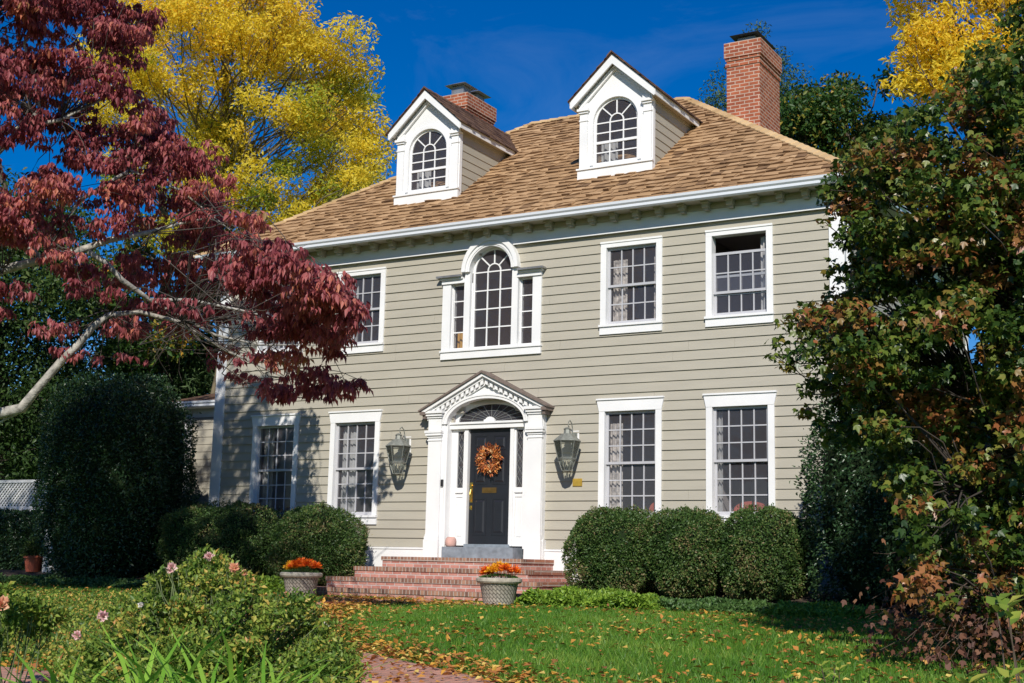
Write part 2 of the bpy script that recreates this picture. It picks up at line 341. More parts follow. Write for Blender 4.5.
PATH = np.array([(1.0, -2.95), (0.2, -3.7), (-.2, -5.0), (.6, -7.0), (2.2, -9.3), (4.1, -11.2), (5.7, -12.2), (7.1, -13.0), (8.6, -14.4)])
def smooth_line(P, n=60):
    P = np.asarray(P, float); t_ = np.concatenate([[0], np.cumsum(np.linalg.norm(np.diff(P, axis=0), axis=1))]); q = np.linspace(0, t_[-1], n)
    o = np.stack([np.interp(q, t_, P[:, k]) for k in range(P.shape[1])], 1)
    for _ in range(4): o[1:-1] = (o[:-2] + 2 * o[1:-1] + o[2:]) / 4
    return o
PL = smooth_line(PATH)
SPUR = smooth_line([(6.0, -13.6), (4.6, -14.3), (2.4, -14.2), (0.0, -13.2)], 30)
APRON = smooth_line([(-2.9, -3.1), (2.3, -3.1)], 12)
def ribbon(mb, P, w, dz):
    n = len(P); T_ = np.gradient(P, axis=0); T_ = T_ / np.linalg.norm(T_, axis=1)[:, None]; N_ = np.stack([-T_[:, 1], T_[:, 0]], 1); K = 5; base = len(mb.v)
    for i in range(n):
        for k in range(K):
            q = P[i] + N_[i] * w * (k / (K - 1) * 2 - 1); mb.v.append((q[0], q[1], float(gz(*q)) + dz))
    for i in range(n - 1):
        for k in range(K - 1): a = base + i * K + k; mb.face([a, a + K, a + K + 1, a + 1])
pth = MB(); ribbon(pth, PL, .82, .018); ribbon(pth, SPUR, .5, .022); ribbon(pth, APRON, .42, .026)
tag(pth.build('brick_path', br_path), kind='structure')
def near(P, x, y):
    return np.min(np.hypot(P[:, 0][None] - np.ravel(x)[:, None], P[:, 1][None] - np.ravel(y)[:, None]), axis=1)
def on_path(x, y, k=1.): return (near(PL, x, y) < .88 * k) | (near(SPUR, x, y) < .52 * k) | (near(APRON, x, y) < .45 * k)
bed = MB()
def bedstrip(x0, x1, yf):
    n = 24; rows = [0.0, -.5, -1, -1.6, -2.1, -2.6, -2.8]
    for i in range(n):
        for a, b_ in zip(rows[:-1], rows[1:]):
            xa, xb = x0 + (x1 - x0) * i / n, x0 + (x1 - x0) * (i + 1) / n
            fa = lambda x, y: max(y, yf + .12 * math.sin(x * 2.3))
            q = [(xa, fa(xa, a)), (xa, fa(xa, b_)), (xb, fa(xb, b_)), (xb, fa(xb, a))]
            if abs(q[0][1] - q[1][1]) < 1e-4 and abs(q[2][1] - q[3][1]) < 1e-4: continue
            bed.poly([(x, y, float(gz(x, y)) + .012) for x, y in q])
bedstrip(-13, -2.6, -2.0); bedstrip(2.3, 12, -2.55)
tag(bed.build('planting_bed', soil), kind='structure')

# ================================================================== HOUSE
XL, XR, DEP = -6.88, 7.02, 9.9
house = empty('house', (0.05, 0, -.4), 'two-storey tan clapboard colonial house with white trim and a cedar shake hipped roof', 'house')
hx = Vector((-0.05, 0, .4))
def H(mb, name, mats, parent=None, **k):
    o = mb.build(name, mats, parent if parent else house, **k)
    if parent is None: o.location = hx
    return o
a_, b_ = 3.076, 5.161
LOW = [(-b_, .75), (-a_, .75), (a_, .75), (b_, .75)]
OH = .505                         # opening half width
holes = []                        # (x0, x1, z0, z1)
for cx in (-b_, -a_, a_, b_): holes.append((cx - OH - .04, cx + OH + .04, .85, 2.77)); holes.append((cx - OH - .04, cx + OH + .04, 4.34, 5.85))
DC = .085
holes.append((DC - 1.0, DC + 1.0, -.5, 2.66))
holes += [(DC - .80, DC + .80, 2.66, 2.85), (DC - .58, DC + .58, 2.85, 3.02)]
holes.append((DC - 1.0, DC + 1.0, 4.0, 5.42)); holes.append((DC - .54, DC + .54, 5.42, 5.70)); holes.append((DC - .50, DC + .50, 5.70, 5.82)); holes.append((DC - .42, DC + .42, 5.82, 5.96)); holes.append((DC - .28, DC + .28, 5.96, 6.10))
def cut_strips(x0, x1, z0, z1, hs):
    zs = sorted({z0, z1} | {z for h in hs for z in (h[2], h[3]) if z0 < z < z1}); o = []
    for za, zb in zip(zs[:-1], zs[1:]):
        zm = (za + zb) / 2; segs = [(x0, x1)]
        for h in hs:
            if h[2] < zm < h[3]:
                segs = [q for s0, s1 in segs for q in ((s0, min(s1, h[0])), (max(s0, h[1]), s1)) if q[1] - q[0] > .001]
        o += [(s0, s1, za, zb) for s0, s1 in segs]
    return o
EXP = .1765; wall = MB(); Z0, Z1 = .257, 6.08
k = 0; z = Z0
while z < Z1:
    zt = min(z + EXP, Z1)
    jt = [random.uniform(XL, XR) for _ in range(3)]
    segs_ = []
    for q_ in cut_strips(XL + .01, XR - .01, z, zt, holes):
        c_ = [q_[0]] + sorted(j for j in jt if q_[0] + .2 < j < q_[1] - .2) + [q_[1]]
        segs_ += [(c0_ + (.0015 if i_ else 0), c1_ - .0015, q_[2], q_[3]) for i_, (c0_, c1_) in enumerate(zip(c_[:-1], c_[1:]))]
    wob = random.uniform(-.002, .002)
    for s0, s1, za, zb in segs_:
        f = lambda zz: -.026 + wob + .023 * (zz - z) / EXP
        wall.hexa([(s0, f(za), za), (s1, f(za), za), (s1, .02, za), (s0, .02, za), (s0, f(zb), zb), (s1, f(zb), zb), (s1, .02, zb), (s0, .02, zb)])
    # side and back walls
    for X, sg in ((XL, -1), (XR, 1)):
        wall.hexa([(X, 0.0, z), (X + sg * .018, 0.0, z), (X + sg * .018, DEP, z), (X, DEP, z), (X, 0.0, zt), (X + sg * .004, 0.0, zt), (X + sg * .004, DEP, zt), (X, DEP, zt)])
    wall.box(XL, XR, DEP, DEP + .015, z, zt)
    z += EXP
# sheathing behind the boards
for s0, s1, za, zb in cut_strips(XL + .02, XR - .02, -.5, 6.3, holes): wall.box(s0, s1, .021, .14, za, zb, 1)
wall.box(XL + .002, XL + .13, .142, DEP - .002, -.5, 6.3, 1); wall.box(XR - .13, XR - .002, .142, DEP - .002, -.5, 6.3, 1); wall.box(XL + .14, XR - .14, DEP - .13, DEP - .002, -.5, 6.3, 1)
H(wall, 'wall', [siding, intm])
inn = MB()
inn.box(XL + .15, XR - .15, .15, DEP - .2, .22, .30); inn.box(XL + .15, XR - .15, .15, DEP - .2, 3.15, 3.4); inn.box(XL + .15, XR - .15, .15, DEP - .2, 6.1, 6.25)
inn.box(XL + .15, XR - .15, 3.2, 3.3, .31, 3.14); inn.box(XL + .15, -1.6, 3.2, 3.3, 3.41, 6.09); inn.box(1.6, XR - .15, 3.2, 3.3, 3.41, 6.09)
for X in (-1.7, 1.6): inn.box(X, X + .1, .15, 3.19, .31, 3.14); inn.box(X, X + .1, .15, 3.19, 3.41, 6.09)
for X in (-4.1, 4.1): inn.box(X, X + .08, .15, 3.19, .31, 3.14); inn.box(X, X + .08, .15, 3.19, 3.41, 6.09)
inn.box(-1.59, 1.59, 2.5, 2.6, 3.41, 6.09, 1)
H(inn, 'interior', [intm, intwarm])
wt = MB(); wt.box(XL - .02, DC - 1.30, -.045, .018, -.5, .25); wt.box(DC + 1.30, XR + .02, -.045, .018, -.5, .25); wt.box(XL - .02, DC - 1.3, -.06, -.0455, .215, .252); wt.box(DC + 1.3, XR + .02, -.06, -.0455, .215, .252)
wt.box(XL - .035, XL - .001, .02, DEP, -.5, .25); wt.box(XR + .001, XR + .035, .02, DEP, -.5, .25)
H(wt, 'water_table', white)
for X, sg in ((XL, 1), (XR, -1)):
    cb = MB(); x0, x1 = sorted((X - sg * .03, X + sg * .24)); cb.box(x0, x1, -.045, .0, .253, 6.04); cb.box(*sorted((X - sg * .03, X - sg * .002)), .001, .25, .253, 6.04)
    H(cb, 'corner_board', white)
    cb = MB(); cb.box(*sorted((X - sg * .03, X - sg * .002)), DEP - .2, DEP + .03, .253, 6.04); H(cb, 'corner_board', white)
# cornice
EO = .5; EZ = 6.5
co = MB()
for (x0, x1, y0, y1) in ((XL - .06, XR + .06, -.07, .0), (XL - .06, XR + .06, DEP + .016, DEP + .08)): co.box(x0, x1, y0, y1, 6.085, 6.30, 0)
for (x0, x1) in ((XL - .07, XL - .002), (XR + .002, XR + .07)): co.box(x0, x1, .001, DEP + .015, 6.085, 6.30, 0)
co.box(XL - .07, .085 - .50, -.10, -.071, 6.068, 6.092, 0); co.box(.085 + .50, XR + .07, -.10, -.071, 6.068, 6.092, 0)                 # bottom lip that catches the sun
co.box(XL - .08, XR + .08, -.10, -.0005, 6.301, 6.43, 1)                  # bed board, tan
co.box(XL - .45, XR + .45, -.47, -.101, 6.41, 6.445, 1)                 # soffit
co.box(XL - .45, XL - .081, -.1, DEP + .45, 6.41, 6.445, 1); co.box(XR + .081, XR + .45, -.1, DEP + .45, 6.41, 6.445, 1); co.box(XL - .08, XR + .08, DEP + .09, DEP + .45, 6.41, 6.445, 1)
x = XL + .12
while x < XR:
    if abs(x - DC) > .45 or True:
        co.prism([(x - .055, 6.30), (x + .055, 6.30), (x + .055, 6.409), (x - .055, 6.409)], -.27, -.1005, 1)
        co.box(x - .07, x + .07, -.31, -.1006, 6.375, 6.4092, 1); co.box(x - .045, x + .045, -.22, -.1004, 6.26, 6.2995, 1)
    x += .455
H(co, 'cornice', [white, tanpaint])
gu = MB()
prof = [(0, .0), (-.02, .0), (-.05, .025), (-.055, .07), (-.085, .10), (-.095, .145), (-.08, .145), (-.08, .115), (0, .115)]
def run(mb, P0, P1, n, mi=0):
    P0, P1, n = Vector(P0), Vector(P1), Vector(n); i = len(mb.v); N = len(prof)
    for P in (P0, P1):
        for o_, h_ in prof: mb.v.append(tuple(P - n * o_ + Vector((0, 0, h_))))
    for q in range(N): mb.face([i + q, i + N + q, i + N + (q + 1) % N, i + (q + 1) % N], mi)
    mb.face([i + q for q in range(N)], mi); mb.face([i + N + q for q in reversed(range(N))], mi)
run(gu, (XL - .5, -.472, 6.38), (XR + .5, -.472, 6.38), (0, -1, 0)); run(gu, (XR + .472, -.45, 6.38), (XR + .472, DEP + .45, 6.38), (1, 0, 0)); run(gu, (XL - .472, -.45, 6.38), (XL - .472, DEP + .45, 6.38), (-1, 0, 0))
H(gu, 'gutter', gutterm)
ds = MB(); ds.tube([(XR + .3, -.45, 6.38), (XR + .1, -.12, 6.1), (XR + .09, -.08, 5.9), (XR + .09, -.08, -.3)], .045, 8)
H(ds, 'downspout', white, smooth=True)

# ---- roof
TP = .723; RD = 5.45; RZ = EZ + RD * TP
ex0, ex1, ey0, ey1 = XL - EO, XR + EO, -EO, DEP + EO
rf = MB()
rl, rr = (ex0 + RD, (ey0 + ey1) / 2, RZ), (ex1 - RD, (ey0 + ey1) / 2, RZ)
RD = rl[1] - ey0; rl = (ex0 + RD, rl[1], EZ + RD * TP); rr = (ex1 - RD, rr[1], EZ + RD * TP); RZ = rl[2]
c4 = [(ex0, ey0, EZ), (ex1, ey0, EZ), (ex1, ey1, EZ), (ex0, ey1, EZ)]
for P in ([c4[0], c4[1], rr, rl], [c4[1], c4[2], rr], [c4[2], c4[3], rl, rr], [c4[3], c4[0], rl]): rf.poly([(q[0], q[1], q[2] - .01) for q in P], 1)
SL = math.hypot(1, TP)
def shakes(mb, O, U, N, width, rd, expo=.205, th=.03, mi=0, tri=True, cutx=None):
    """courses of split boards on a roof face: O eave corner, U along eave, N horizontal inward"""
    O, U, N = Vector(O), Vector(U), Vector(N); up = (N + Vector((0, 0, TP))).normalized(); nrm = U.cross(up).normalized(); nrm = nrm if nrm.z > 0 else -nrm
    tot = rd * SL; row = 0; s = -.02
    while s < tot - .02:
        top = min(s + expo * 1.35, tot); h0 = max(0, s) / SL; h1 = top / SL
        lo0, hi0 = (h0, width - h0) if tri else (0, width); lo1, hi1 = (h1, width - h1) if tri else (0, width)
        x = lo0 - random.random() * .2
        while x < hi0:
            w = random.uniform(.10, .30); xa, xb = max(x, lo0), min(x + w - .006, hi0)
            if xb - xa > .02:
                j = random.uniform(-.022, .022); t_ = th * random.uniform(.6, 1.5); xa1, xb1 = min(max(xa, lo1), hi1), max(min(xb, hi1), lo1)
                lift = random.uniform(0, .016) if random.random() < .3 else random.uniform(0, .006); tilt = random.uniform(-.012, .012)
                P = []
                for (xx, ss, d) in ((xa, s + j, lift), (xb, s + j, lift), (xb1, top, 0), (xa1, top, 0), (xa, s + j, t_ + lift + tilt), (xb, s + j, t_ + lift - tilt), (xb1, top, .004), (xa1, top, .004)):
                    P.append(O + U * xx + up * ss + nrm * d)
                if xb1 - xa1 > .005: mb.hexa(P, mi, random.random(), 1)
            x += w
        s += expo; row += 1
W_ = ex1 - ex0; D_ = ey1 - ey0
shakes(rf, c4[0], (1, 0, 0), (0, 1, 0), W_, RD); shakes(rf, c4[1], (0, 1, 0), (-1, 0, 0), D_, RD); shakes(rf, c4[3], (0, -1, 0), (1, 0, 0), D_, RD)
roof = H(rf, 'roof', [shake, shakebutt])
cp = MB()
def caps(mb, A, B, side=None, w=.13):
    A, B = Vector(A), Vector(B); d = (B - A).normalized(); h = Vector((-d.y, d.x, 0)).normalized(); n = int((B - A).length / .24)
    for i in range(n):
        p = A + (B - A) * (i / n); q = A + (B - A) * min(1, (i + 1.4) / n); r_ = random.random()
        for sg in (-1, 1):
            dn = Vector((0, 0, -w * .62)) if abs(d.z) < .1 else Vector((0, 0, -w * .5))
            o1 = Vector((0, 0, .065)); o2 = Vector((0, 0, .035)); T2 = Vector((0, 0, .02))
            P = [p + o1 - T2, p + h * sg * w + dn + o1 - T2, q + h * sg * w + dn + o2 - T2, q + o2 - T2, p + o1, p + h * sg * w + dn + o1, q + h * sg * w + dn + o2, q + o2]
            mb.hexa(P if sg < 0 else [P[1], P[0], P[3], P[2], P[5], P[4], P[7], P[6]], 0, r_)
caps(cp, c4[0], rl); caps(cp, c4[1], rr); caps(cp, rl, rr); caps(cp, c4[2], rr); caps(cp, c4[3], rl)
cpo = cp.build('ridge_cap', shakecap, roof)

# ---- chimneys
def chimney(cx, first):
    c = MB(); x0, x1, y0, y1 = cx - .37, cx + .37, 4.07, 5.35
    c.box(x0, x1, y0, y1, 8.5, 10.62)
    for k_, (e_, za, zb) in enumerate([(.022, 10.622, 10.70), (.0, 10.702, 10.76), (.022, 10.762, 10.82), (.045, 10.822, 10.90), (.045, 10.902, 11.16)]): c.box(x0 - e_, x1 + e_, y0 - e_, y1 + e_, za, zb)
    c.box(x0 + .02, x1 - .02, y0 + .02, y1 - .02, 11.161, 11.19, 1)
    o = H(c, 'chimney', [br_chim, stone])
    k = MB(); ym = (y0 + y1) / 2
    if first:
        k.box(cx - .2, cx + .2, ym - .42, ym + .42, 11.191, 11.34, 1)
        k.hexa([(cx - .33, ym - .58, 11.36), (cx + .33, ym - .58, 11.36), (cx + .33, ym + .58, 11.36), (cx - .33, ym + .58, 11.36), (cx - .17, ym - .35, 11.47), (cx + .17, ym - .35, 11.47), (cx + .17, ym + .35, 11.47), (cx - .17, ym + .35, 11.47)], 0)
    else:
        for yy in (ym - .32, ym + .32):
            k.box(cx - .17, cx + .17, yy - .17, yy + .17, 11.191, 11.44, 1)
            k.hexa([(cx - .30, yy - .30, 11.45), (cx + .30, yy - .30, 11.45), (cx + .30, yy + .30, 11.45), (cx - .30, yy + .30, 11.45), (cx - .1, yy - .1, 11.55), (cx + .1, yy - .1, 11.55), (cx + .1, yy + .1, 11.55), (cx - .1, yy + .1, 11.55)], 1)
    k.build('chimney_cap', [darkmet, galv], o)
chimney(3.75, True); chimney(-3.61, False)

# ---- windows
def arc(cx, cz, rx, rz, n=20, a0=0., a1=math.pi): return [(cx + rx * math.cos(a0 + (a1 - a0) * i / n), cz + rz * math.sin(a0 + (a1 - a0) * i / n)) for i in range(n + 1)]
def sash(mb, x0, x1, z0, z1, cols, rows, y, rail=.045, mun=.022, bot=None, skip=()):
    b = bot or rail
    mb.box(x0, x0 + rail, y, y + .035, z0, z1); mb.box(x1 - rail, x1, y, y + .035, z0, z1); mb.box(x0 + rail, x1 - rail, y, y + .035, z0, z0 + b); mb.box(x0 + rail, x1 - rail, y, y + .035, z1 - rail, z1)
    gx0, gx1, gz0, gz1 = x0 + rail, x1 - rail, z0 + b, z1 - rail
    for i in range(1, cols): xx = gx0 + (gx1 - gx0) * i / cols; mb.box(xx - mun / 2, xx + mun / 2, y + .004, y + .030, gz0, gz1)
    for j in range(1, rows): zz = gz0 + (gz1 - gz0) * j / rows; mb.box(gx0, gx1, y + .006, y + .028, zz - mun / 2, zz + mun / 2)
    return (gx0, gx1, gz0, gz1)
def pane(mb, x0, x1, z0, z1, y):
    a, b = random.uniform(-.006, .006), random.uniform(-.006, .006); mb.poly([(x0, y + a, z0), (x1, y + b, z0), (x1, y + b, z1), (x0, y + a, z1)])
def curtain(parent, x0, x1, z0, z1, y, mat, n=5, off=None):
    c = MB(); N = n * 8; i = len(c.v)
    for k_ in range(N + 1):
        xx = x0 + (x1 - x0) * k_ / N; yy = y + .025 * math.sin(k_ / 8 * 2 * math.pi) + .008 * math.sin(k_ * 1.7)
        c.v += [(xx, yy, z0), (xx + .01 * math.sin(k_), yy, z1)]
    for k_ in range(N): c.face([i + 2 * k_, i + 2 * k_ + 2, i + 2 * k_ + 3, i + 2 * k_ + 1])
    o = c.build('curtain', mat, parent, smooth=True); return o
def window(cx, upper, cur=None, lowered=False, red=None):
    f = MB()
    if upper: zt, zb, so = 5.924, 4.175, 4.36; top = 5.815
    else: zt, zb, so = 2.986, .69, .87; top = 2.75
    w = .115
    f.box(cx - .62, cx - .505, -.045, .019, so, zt - (.11 if upper else .236)); f.box(cx + .505, cx + .62, -.045, .019, so, zt - (.11 if upper else .236))
    if upper: f.box(cx - .62, cx + .62, -.045, .019, zt - .109, zt); f.box(cx - .625, cx + .625, -.06, -.0455, zt - .03, zt + .005)
    else:
        f.prism([(cx - .62, zt - .235), (cx + .62, zt - .235), (cx + .665, zt - .03), (cx - .665, zt - .03)][::1], -.05, .019)
        f.box(cx - .67, cx + .67, -.075, .019, zt - .029, zt)
    f.box(cx - .625, cx + .625, -.055, .019, zb, so - .045); f.box(cx - .635, cx + .635, -.085, .06, so - .044, so - .002)
    # jamb box
    f.box(cx - .545, cx - .506, .02, .15, so, top + .02); f.box(cx + .506, cx + .545, .02, .15, so, top + .02); f.box(cx - .505, cx + .505, .02, .15, top + .001, top + .03); f.box(cx - .505, cx + .505, .061, .15, so - .03, so)
    o = H(f, 'window', white)
    s = MB(); g_ = MB(); rows = 2 if upper else 3; mid = (so + top) / 2 + (-.0)
    dr = .30 if lowered else 0
    r1 = sash(s, cx - .503, cx + .503, mid - .02 - dr, top - .002 - dr, 4, rows, .035)
    r2 = sash(s, cx - .503, cx + .503, so + .002, mid + .02, 4, rows, .075, bot=.07)
    pane(g_, *r1, .055); pane(g_, *r2, .095)
    s.build('sash', greywhite, o); g_.build('pane', glass, o)
    if cur:
        for (fx0, fx1, mat) in cur: curtain(o, cx - .5 + fx0, cx - .5 + fx1, so + .02, top - .05 + (0 if mat is curt else -.15), .20, mat, n=max(2, int((fx1 - fx0) * 14)))
    return o
window(-b_, False, [(.02, .30, curt)]); window(-a_, False, [(.04, .42, curt)]); window(a_, False, [(.0, .26, curtf)]); window(b_, False, [(.0, .10, curt)])
window(-b_, True, [(.04, .3, curt)]); window(-a_, True, [(.04, .28, curt)]); window(a_, True, [(.03, .32, curtf), (.86, 1.0, curtf)]); window(b_, True, [(.82, 1.0, curt)], lowered=True)

# ---- Palladian window
def arched_sash(s, g_, cx, z0, zs, hw, y, rows, rail=.045, mun=.024, mid=None, bot=.06):
    """sash with a round head: 3 lights wide, small inner arch and three rays"""
    s.box(cx - hw, cx - hw + rail, y, y + .035, z0, zs); s.box(cx + hw - rail, cx + hw, y, y + .035, z0, zs); s.box(cx - hw + rail, cx + hw - rail, y, y + .035, z0, z0 + bot)
    s.strip(arc(cx, zs, hw - rail, hw - rail), arc(cx, zs, hw, hw), y, y + .035)
    gw = hw - rail; t3 = gw / 3
    for sg in (-1, 1): s.box(cx + sg * t3 - mun / 2, cx + sg * t3 + mun / 2, y + .004, y + .03, z0 + bot, zs)
    for j in range(1, rows + 1):
        zz = z0 + bot + (zs - z0 - bot) * j / rows; h = mun if j != mid else .05
        s.box(cx - gw, cx + gw, y + (.006 if j != mid else -.01), y + .028, zz - h / 2, zz + h / 2)
    ri = t3; s.strip(arc(cx, zs + .012, ri - mun / 2, ri - mun / 2, 12), arc(cx, zs + .012, ri + mun / 2, ri + mun / 2, 12), y + .003, y + .031)
    for d in (45, 90, 135):
        a = R(d); s.bar((cx + math.cos(a) * (ri + mun / 2), zs + .012 + math.sin(a) * (ri + mun / 2)), (cx + math.cos(a) * (gw + .01), zs + math.sin(a) * (gw + .01)), mun, y + .005, y + .029)
    P = [(cx - gw, y + .02, z0 + bot), (cx + gw, y + .02, z0 + bot)] + [(q[0], y + .02, q[1]) for q in arc(cx, zs, gw, gw, 20)]
    g_.poly(P)
PC = .085; f = MB(); zs = 5.62; zb = 3.909
f.box(PC - 1.13, PC + 1.13, -.055, .019, zb, zb + .14); f.box(PC - 1.145, PC + 1.145, -.08, .05, zb + .141, zb + .17)
for sg in (-1, 1):
    x0, x1 = sorted((PC + sg * .93, PC + sg * 1.12)); f.box(x0, x1, -.05, .019, zb + .171, 5.42)
    x0, x1 = sorted((PC + sg * .475, PC + sg * .61)); f.box(x0, x1, -.06, .019, zb + .171, 5.42)
    x0, x1 = sorted((PC + sg * .475, PC + sg * .60)); f.box(x0, x1, -.0601, .019, 5.421, zs)
    for xx in (.91, .611, .476): x0, x1 = sorted((PC + sg * xx, PC + sg * (xx + (.02 if xx > .9 else -.02 if xx < .5 else .012)))); f.box(x0, x1, .02, .15, zb + .18, 5.42)
    x0, x1 = sorted((PC + sg * .601, PC + sg * 1.13)); f.box(x0, x1, -.08, .019, 5.421, 5.50); 
    x0, x1 = sorted((PC + sg * .63, PC + sg * 1.16)); f.box(x0, x1, -.12, .019, 5.501, 5.535)
    x0, x1 = sorted((PC + sg * .64, PC + sg * 1.21)); f.box(x0, x1, -.18, .019, 5.536, 5.575, 1)
f.strip(arc(PC, zs, .475, .475, 32), arc(PC, zs, .60, .64, 32), -.115, .019); f.strip(arc(PC, zs, .555, .58, 32), arc(PC, zs, .64, .69, 32), -.15, -.1155); f.strip(arc(PC, zs, .601, .641, 32), arc(PC, zs, .64, .69, 32), -.115, .018); f.strip(arc(PC, zs, .475, .475, 32), arc(PC, zs, .495, .495, 32), .02, .15); f.strip(arc(PC, zs, .50, .505, 32), arc(PC, zs, .53, .54, 32), -.13, -.1156)
pal = H(f, 'palladian_window', [white, galv])
s = MB(); g_ = MB(); arched_sash(s, g_, PC, zb + .171, zs, .475, .05, 4)
for sg in (-1, 1):
    x0, x1 = sorted((PC + sg * .612, PC + sg * .929)); r1 = sash(s, x0, x1, zb + .171, 5.419, 1, 4, .05, rail=.028, bot=.06); pane(g_, *r1, .07)
s.build('sash', white, pal); g_.build('pane', glass, pal)
curtain(pal, PC - .93, PC - .60, 4.12, 4.5, .25, plain('amber_cloth', (.55, .30, .06), .8), n=3)

# ---- dormers
def dormer(cx):
    yd, hw, he = .9, .78, .914; zb = EZ + (yd + .5) * TP; ze = 9.116; zp = 9.953; p_ = (zp - ze) / he
    yb = lambda z_: (z_ - EZ) / TP - .5
    d = MB()
    # front: panel with arched opening
    zg0 = 7.77; zsp = 8.63; gw = .485
    d.box(cx - hw, cx - gw, yd, yd + .05, zb - .05, ze - .02); d.box(cx + gw, cx + hw, yd, yd + .05, zb - .05, ze - .02); d.box(cx - gw, cx + gw, yd, yd + .05, zb - .05, zg0)
    A = arc(cx, zsp, gw, gw, 16); B = []
    for (x_, z_) in A: B.append((x_, max(z_ + .02, zp - .06 - p_ * abs(x_ - cx)) if abs(x_ - cx) < gw - .001 else ze - .02))
    d.strip(A, B, yd, yd + .05); d.strip([(cx - hw, ze - .05), (cx - gw, ze - .05)], [(cx - hw, zp - .06 - p_ * hw), (cx - gw, zp - .06 - p_ * gw)], yd + .001, yd + .049); d.strip([(cx + gw, ze - .05), (cx + hw, ze - .05)], [(cx + gw, zp - .06 - p_ * gw), (cx + hw, zp - .06 - p_ * hw)], yd + .001, yd + .049)
    # cheeks of clapboard
    zt = ze - .0; z = zb
    for sg in (-1, 1):
        X = cx + sg * (hw - .01); z = zb
        while z < zt - .01:
            z2 = min(z + EXP, zt); ya, yc = yb(z), yb(z2)
            o1, o2 = sg * .016, sg * .003
            P = [(X, yd + .05, z), (X + o1, yd + .05, z), (X + o1, ya + .05, z), (X, ya + .05, z), (X, yd + .05, z2), (X + o2, yd + .05, z2), (X + o2, yc + .05, z2), (X, yc + .05, z2)]
            d.hexa(P, 1); z = z2
    d.box(cx - hw + .05, cx + hw - .05, 2.35, 2.4, 8.0, 9.0, 2)
    dm = H(d, 'dormer', [white, siding, intm])
    t = MB()
    t.box(cx - hw - .03, cx + hw + .03, yd - .06, yd - .0005, zb - .04, zb + .17); t.box(cx - hw - .045, cx + hw + .045, yd - .09, yd - .0006, zb + .171, zb + .205)
    for sg in (-1, 1):
        x0, x1 = sorted((cx + sg * (hw + .0), cx + sg * (hw - .17))); t.box(x0, x1, yd - .04, yd - .0007, zb + .206, 8.86)
        t.box(x0 - .01, x1 + .01, yd - .055, yd - .0008, 8.70, 8.73)
        t.box(x0 - .015, x1 + .015, yd - .07, yd - .0007, 8.861, 8.90); t.box(x0 - .04, x1 + .04, yd - .10, yd - .0006, 8.901, 8.95); t.box(x0 - .02, x1 + .02, yd - .05, yd - .0006, 8.951, 9.06)
        x0, x1 = sorted((cx + sg * (hw + .001), cx + sg * (hw + .02))); t.box(x0, x1, yd - .0, yd + .1, zb - .02, 8.95)
    t.strip(arc(cx, zsp, gw, gw, 20), arc(cx, zsp, gw + .07, gw + .07, 20), yd - .03, yd - .0009)
    for sg in (-1, 1): x0, x1 = sorted((cx + sg * gw, cx + sg * (gw + .07))); t.box(x0, x1, yd - .03, yd - .0009, zg0, zsp)
    # raking boards
    for sg in (-1, 1):
        t.strip([(cx, zp - .21), (cx + sg * (he - .01), ze - .19 + .01)], [(cx, zp - .02), (cx + sg * (he - .01), ze - .01)], yd - .20, yd - .165)
        t.strip([(cx, zp - .12), (cx + sg * (he - .03), ze - .10)], [(cx, zp - .03), (cx + sg * (he - .03), ze - .02)], yd - .1645, yd - .0005)
        t.strip([(cx, zp - .27), (cx + sg * (hw - .02), ze - .23 + .06)], [(cx, zp - .17), (cx + sg * (hw - .02), ze - .12 + .06)], yd - .06, yd - .0011)
        # eave fascia & soffit running back
        x0, x1 = sorted((cx + sg * (he - .005), cx + sg * (he + .015))); t.box(x0, x1, yd - .20, yb(ze - .02), ze - .16, ze - .03)
        x0, x1 = sorted((cx + sg * (hw + .0), cx + sg * (he - .006))); t.box(x0, x1, yd + .001, yb(ze - .1), ze - .12, ze - .09, 1)
    t.build('dormer_trim', [white, tanpaint], dm)
    s = MB(); g_ = MB(); arched_sash(s, g_, cx, zg0, zsp, gw, yd + .03, 4, mid=2, bot=.05)
    s.build('window', white, dm); g_.build('pane', glass, dm)
    curtain(dm, cx - .42, cx - .05, zg0 + .03, zsp - .35, yd + .22, curt, 3)
    # roof
    r_ = MB(); back = yb(zp) + .15
    for sg in (-1, 1):
        n_ = 24; L_ = math.hypot(he + .04, p_ * (he + .04)); rows = 6
        r_.hexa([(cx, yd - .22, zp - .02), (cx + sg * (he + .04), yd - .22, ze - .055), (cx + sg * (he + .04), back, ze - .055), (cx, back, zp - .02), (cx, yd - .22, zp), (cx + sg * (he + .04), yd - .22, ze - .035), (cx + sg * (he + .04), back, ze - .035), (cx, back, zp)], 0, .3)
        for i in range(rows):
            fa, fb = i / rows, min(1, (i + 1.3) / rows); y = yd - .24
            while y < back:
                w = random.uniform(.1, .26); j = random.uniform(-.015, .015); tt = random.uniform(.022, .045)
                def Q(fr2, yy, dz): q = 1 - fr2; return (cx + sg * (he + .06) * q, yy, zp - p_ * (he + .06) * q + dz)
                r_.hexa([Q(fa + j, y, 0.002), Q(fa + j, y + w - .005, 0.002), Q(fb, y + w - .005, 0.002), Q(fb, y, .002), Q(fa + j, y, tt), Q(fa + j, y + w - .005, tt), Q(fb, y + w - .005, .012), Q(fb, y, .012)], 0, random.random()); y += w
    y = yd - .25
    while y < back:
        for sg in (-1, 1): r_.hexa([(cx, y, zp + .01), (cx + sg * .1, y, zp - .08), (cx + sg * .1, y + .3, zp - .09), (cx, y + .3, zp), (cx, y, zp + .05), (cx + sg * .1, y, zp - .045), (cx + sg * .1, y + .3, zp - .06), (cx, y + .3, zp + .03)], 0, random.random())
        y += .22
    r_.build('dormer_roof', shakedark, dm)
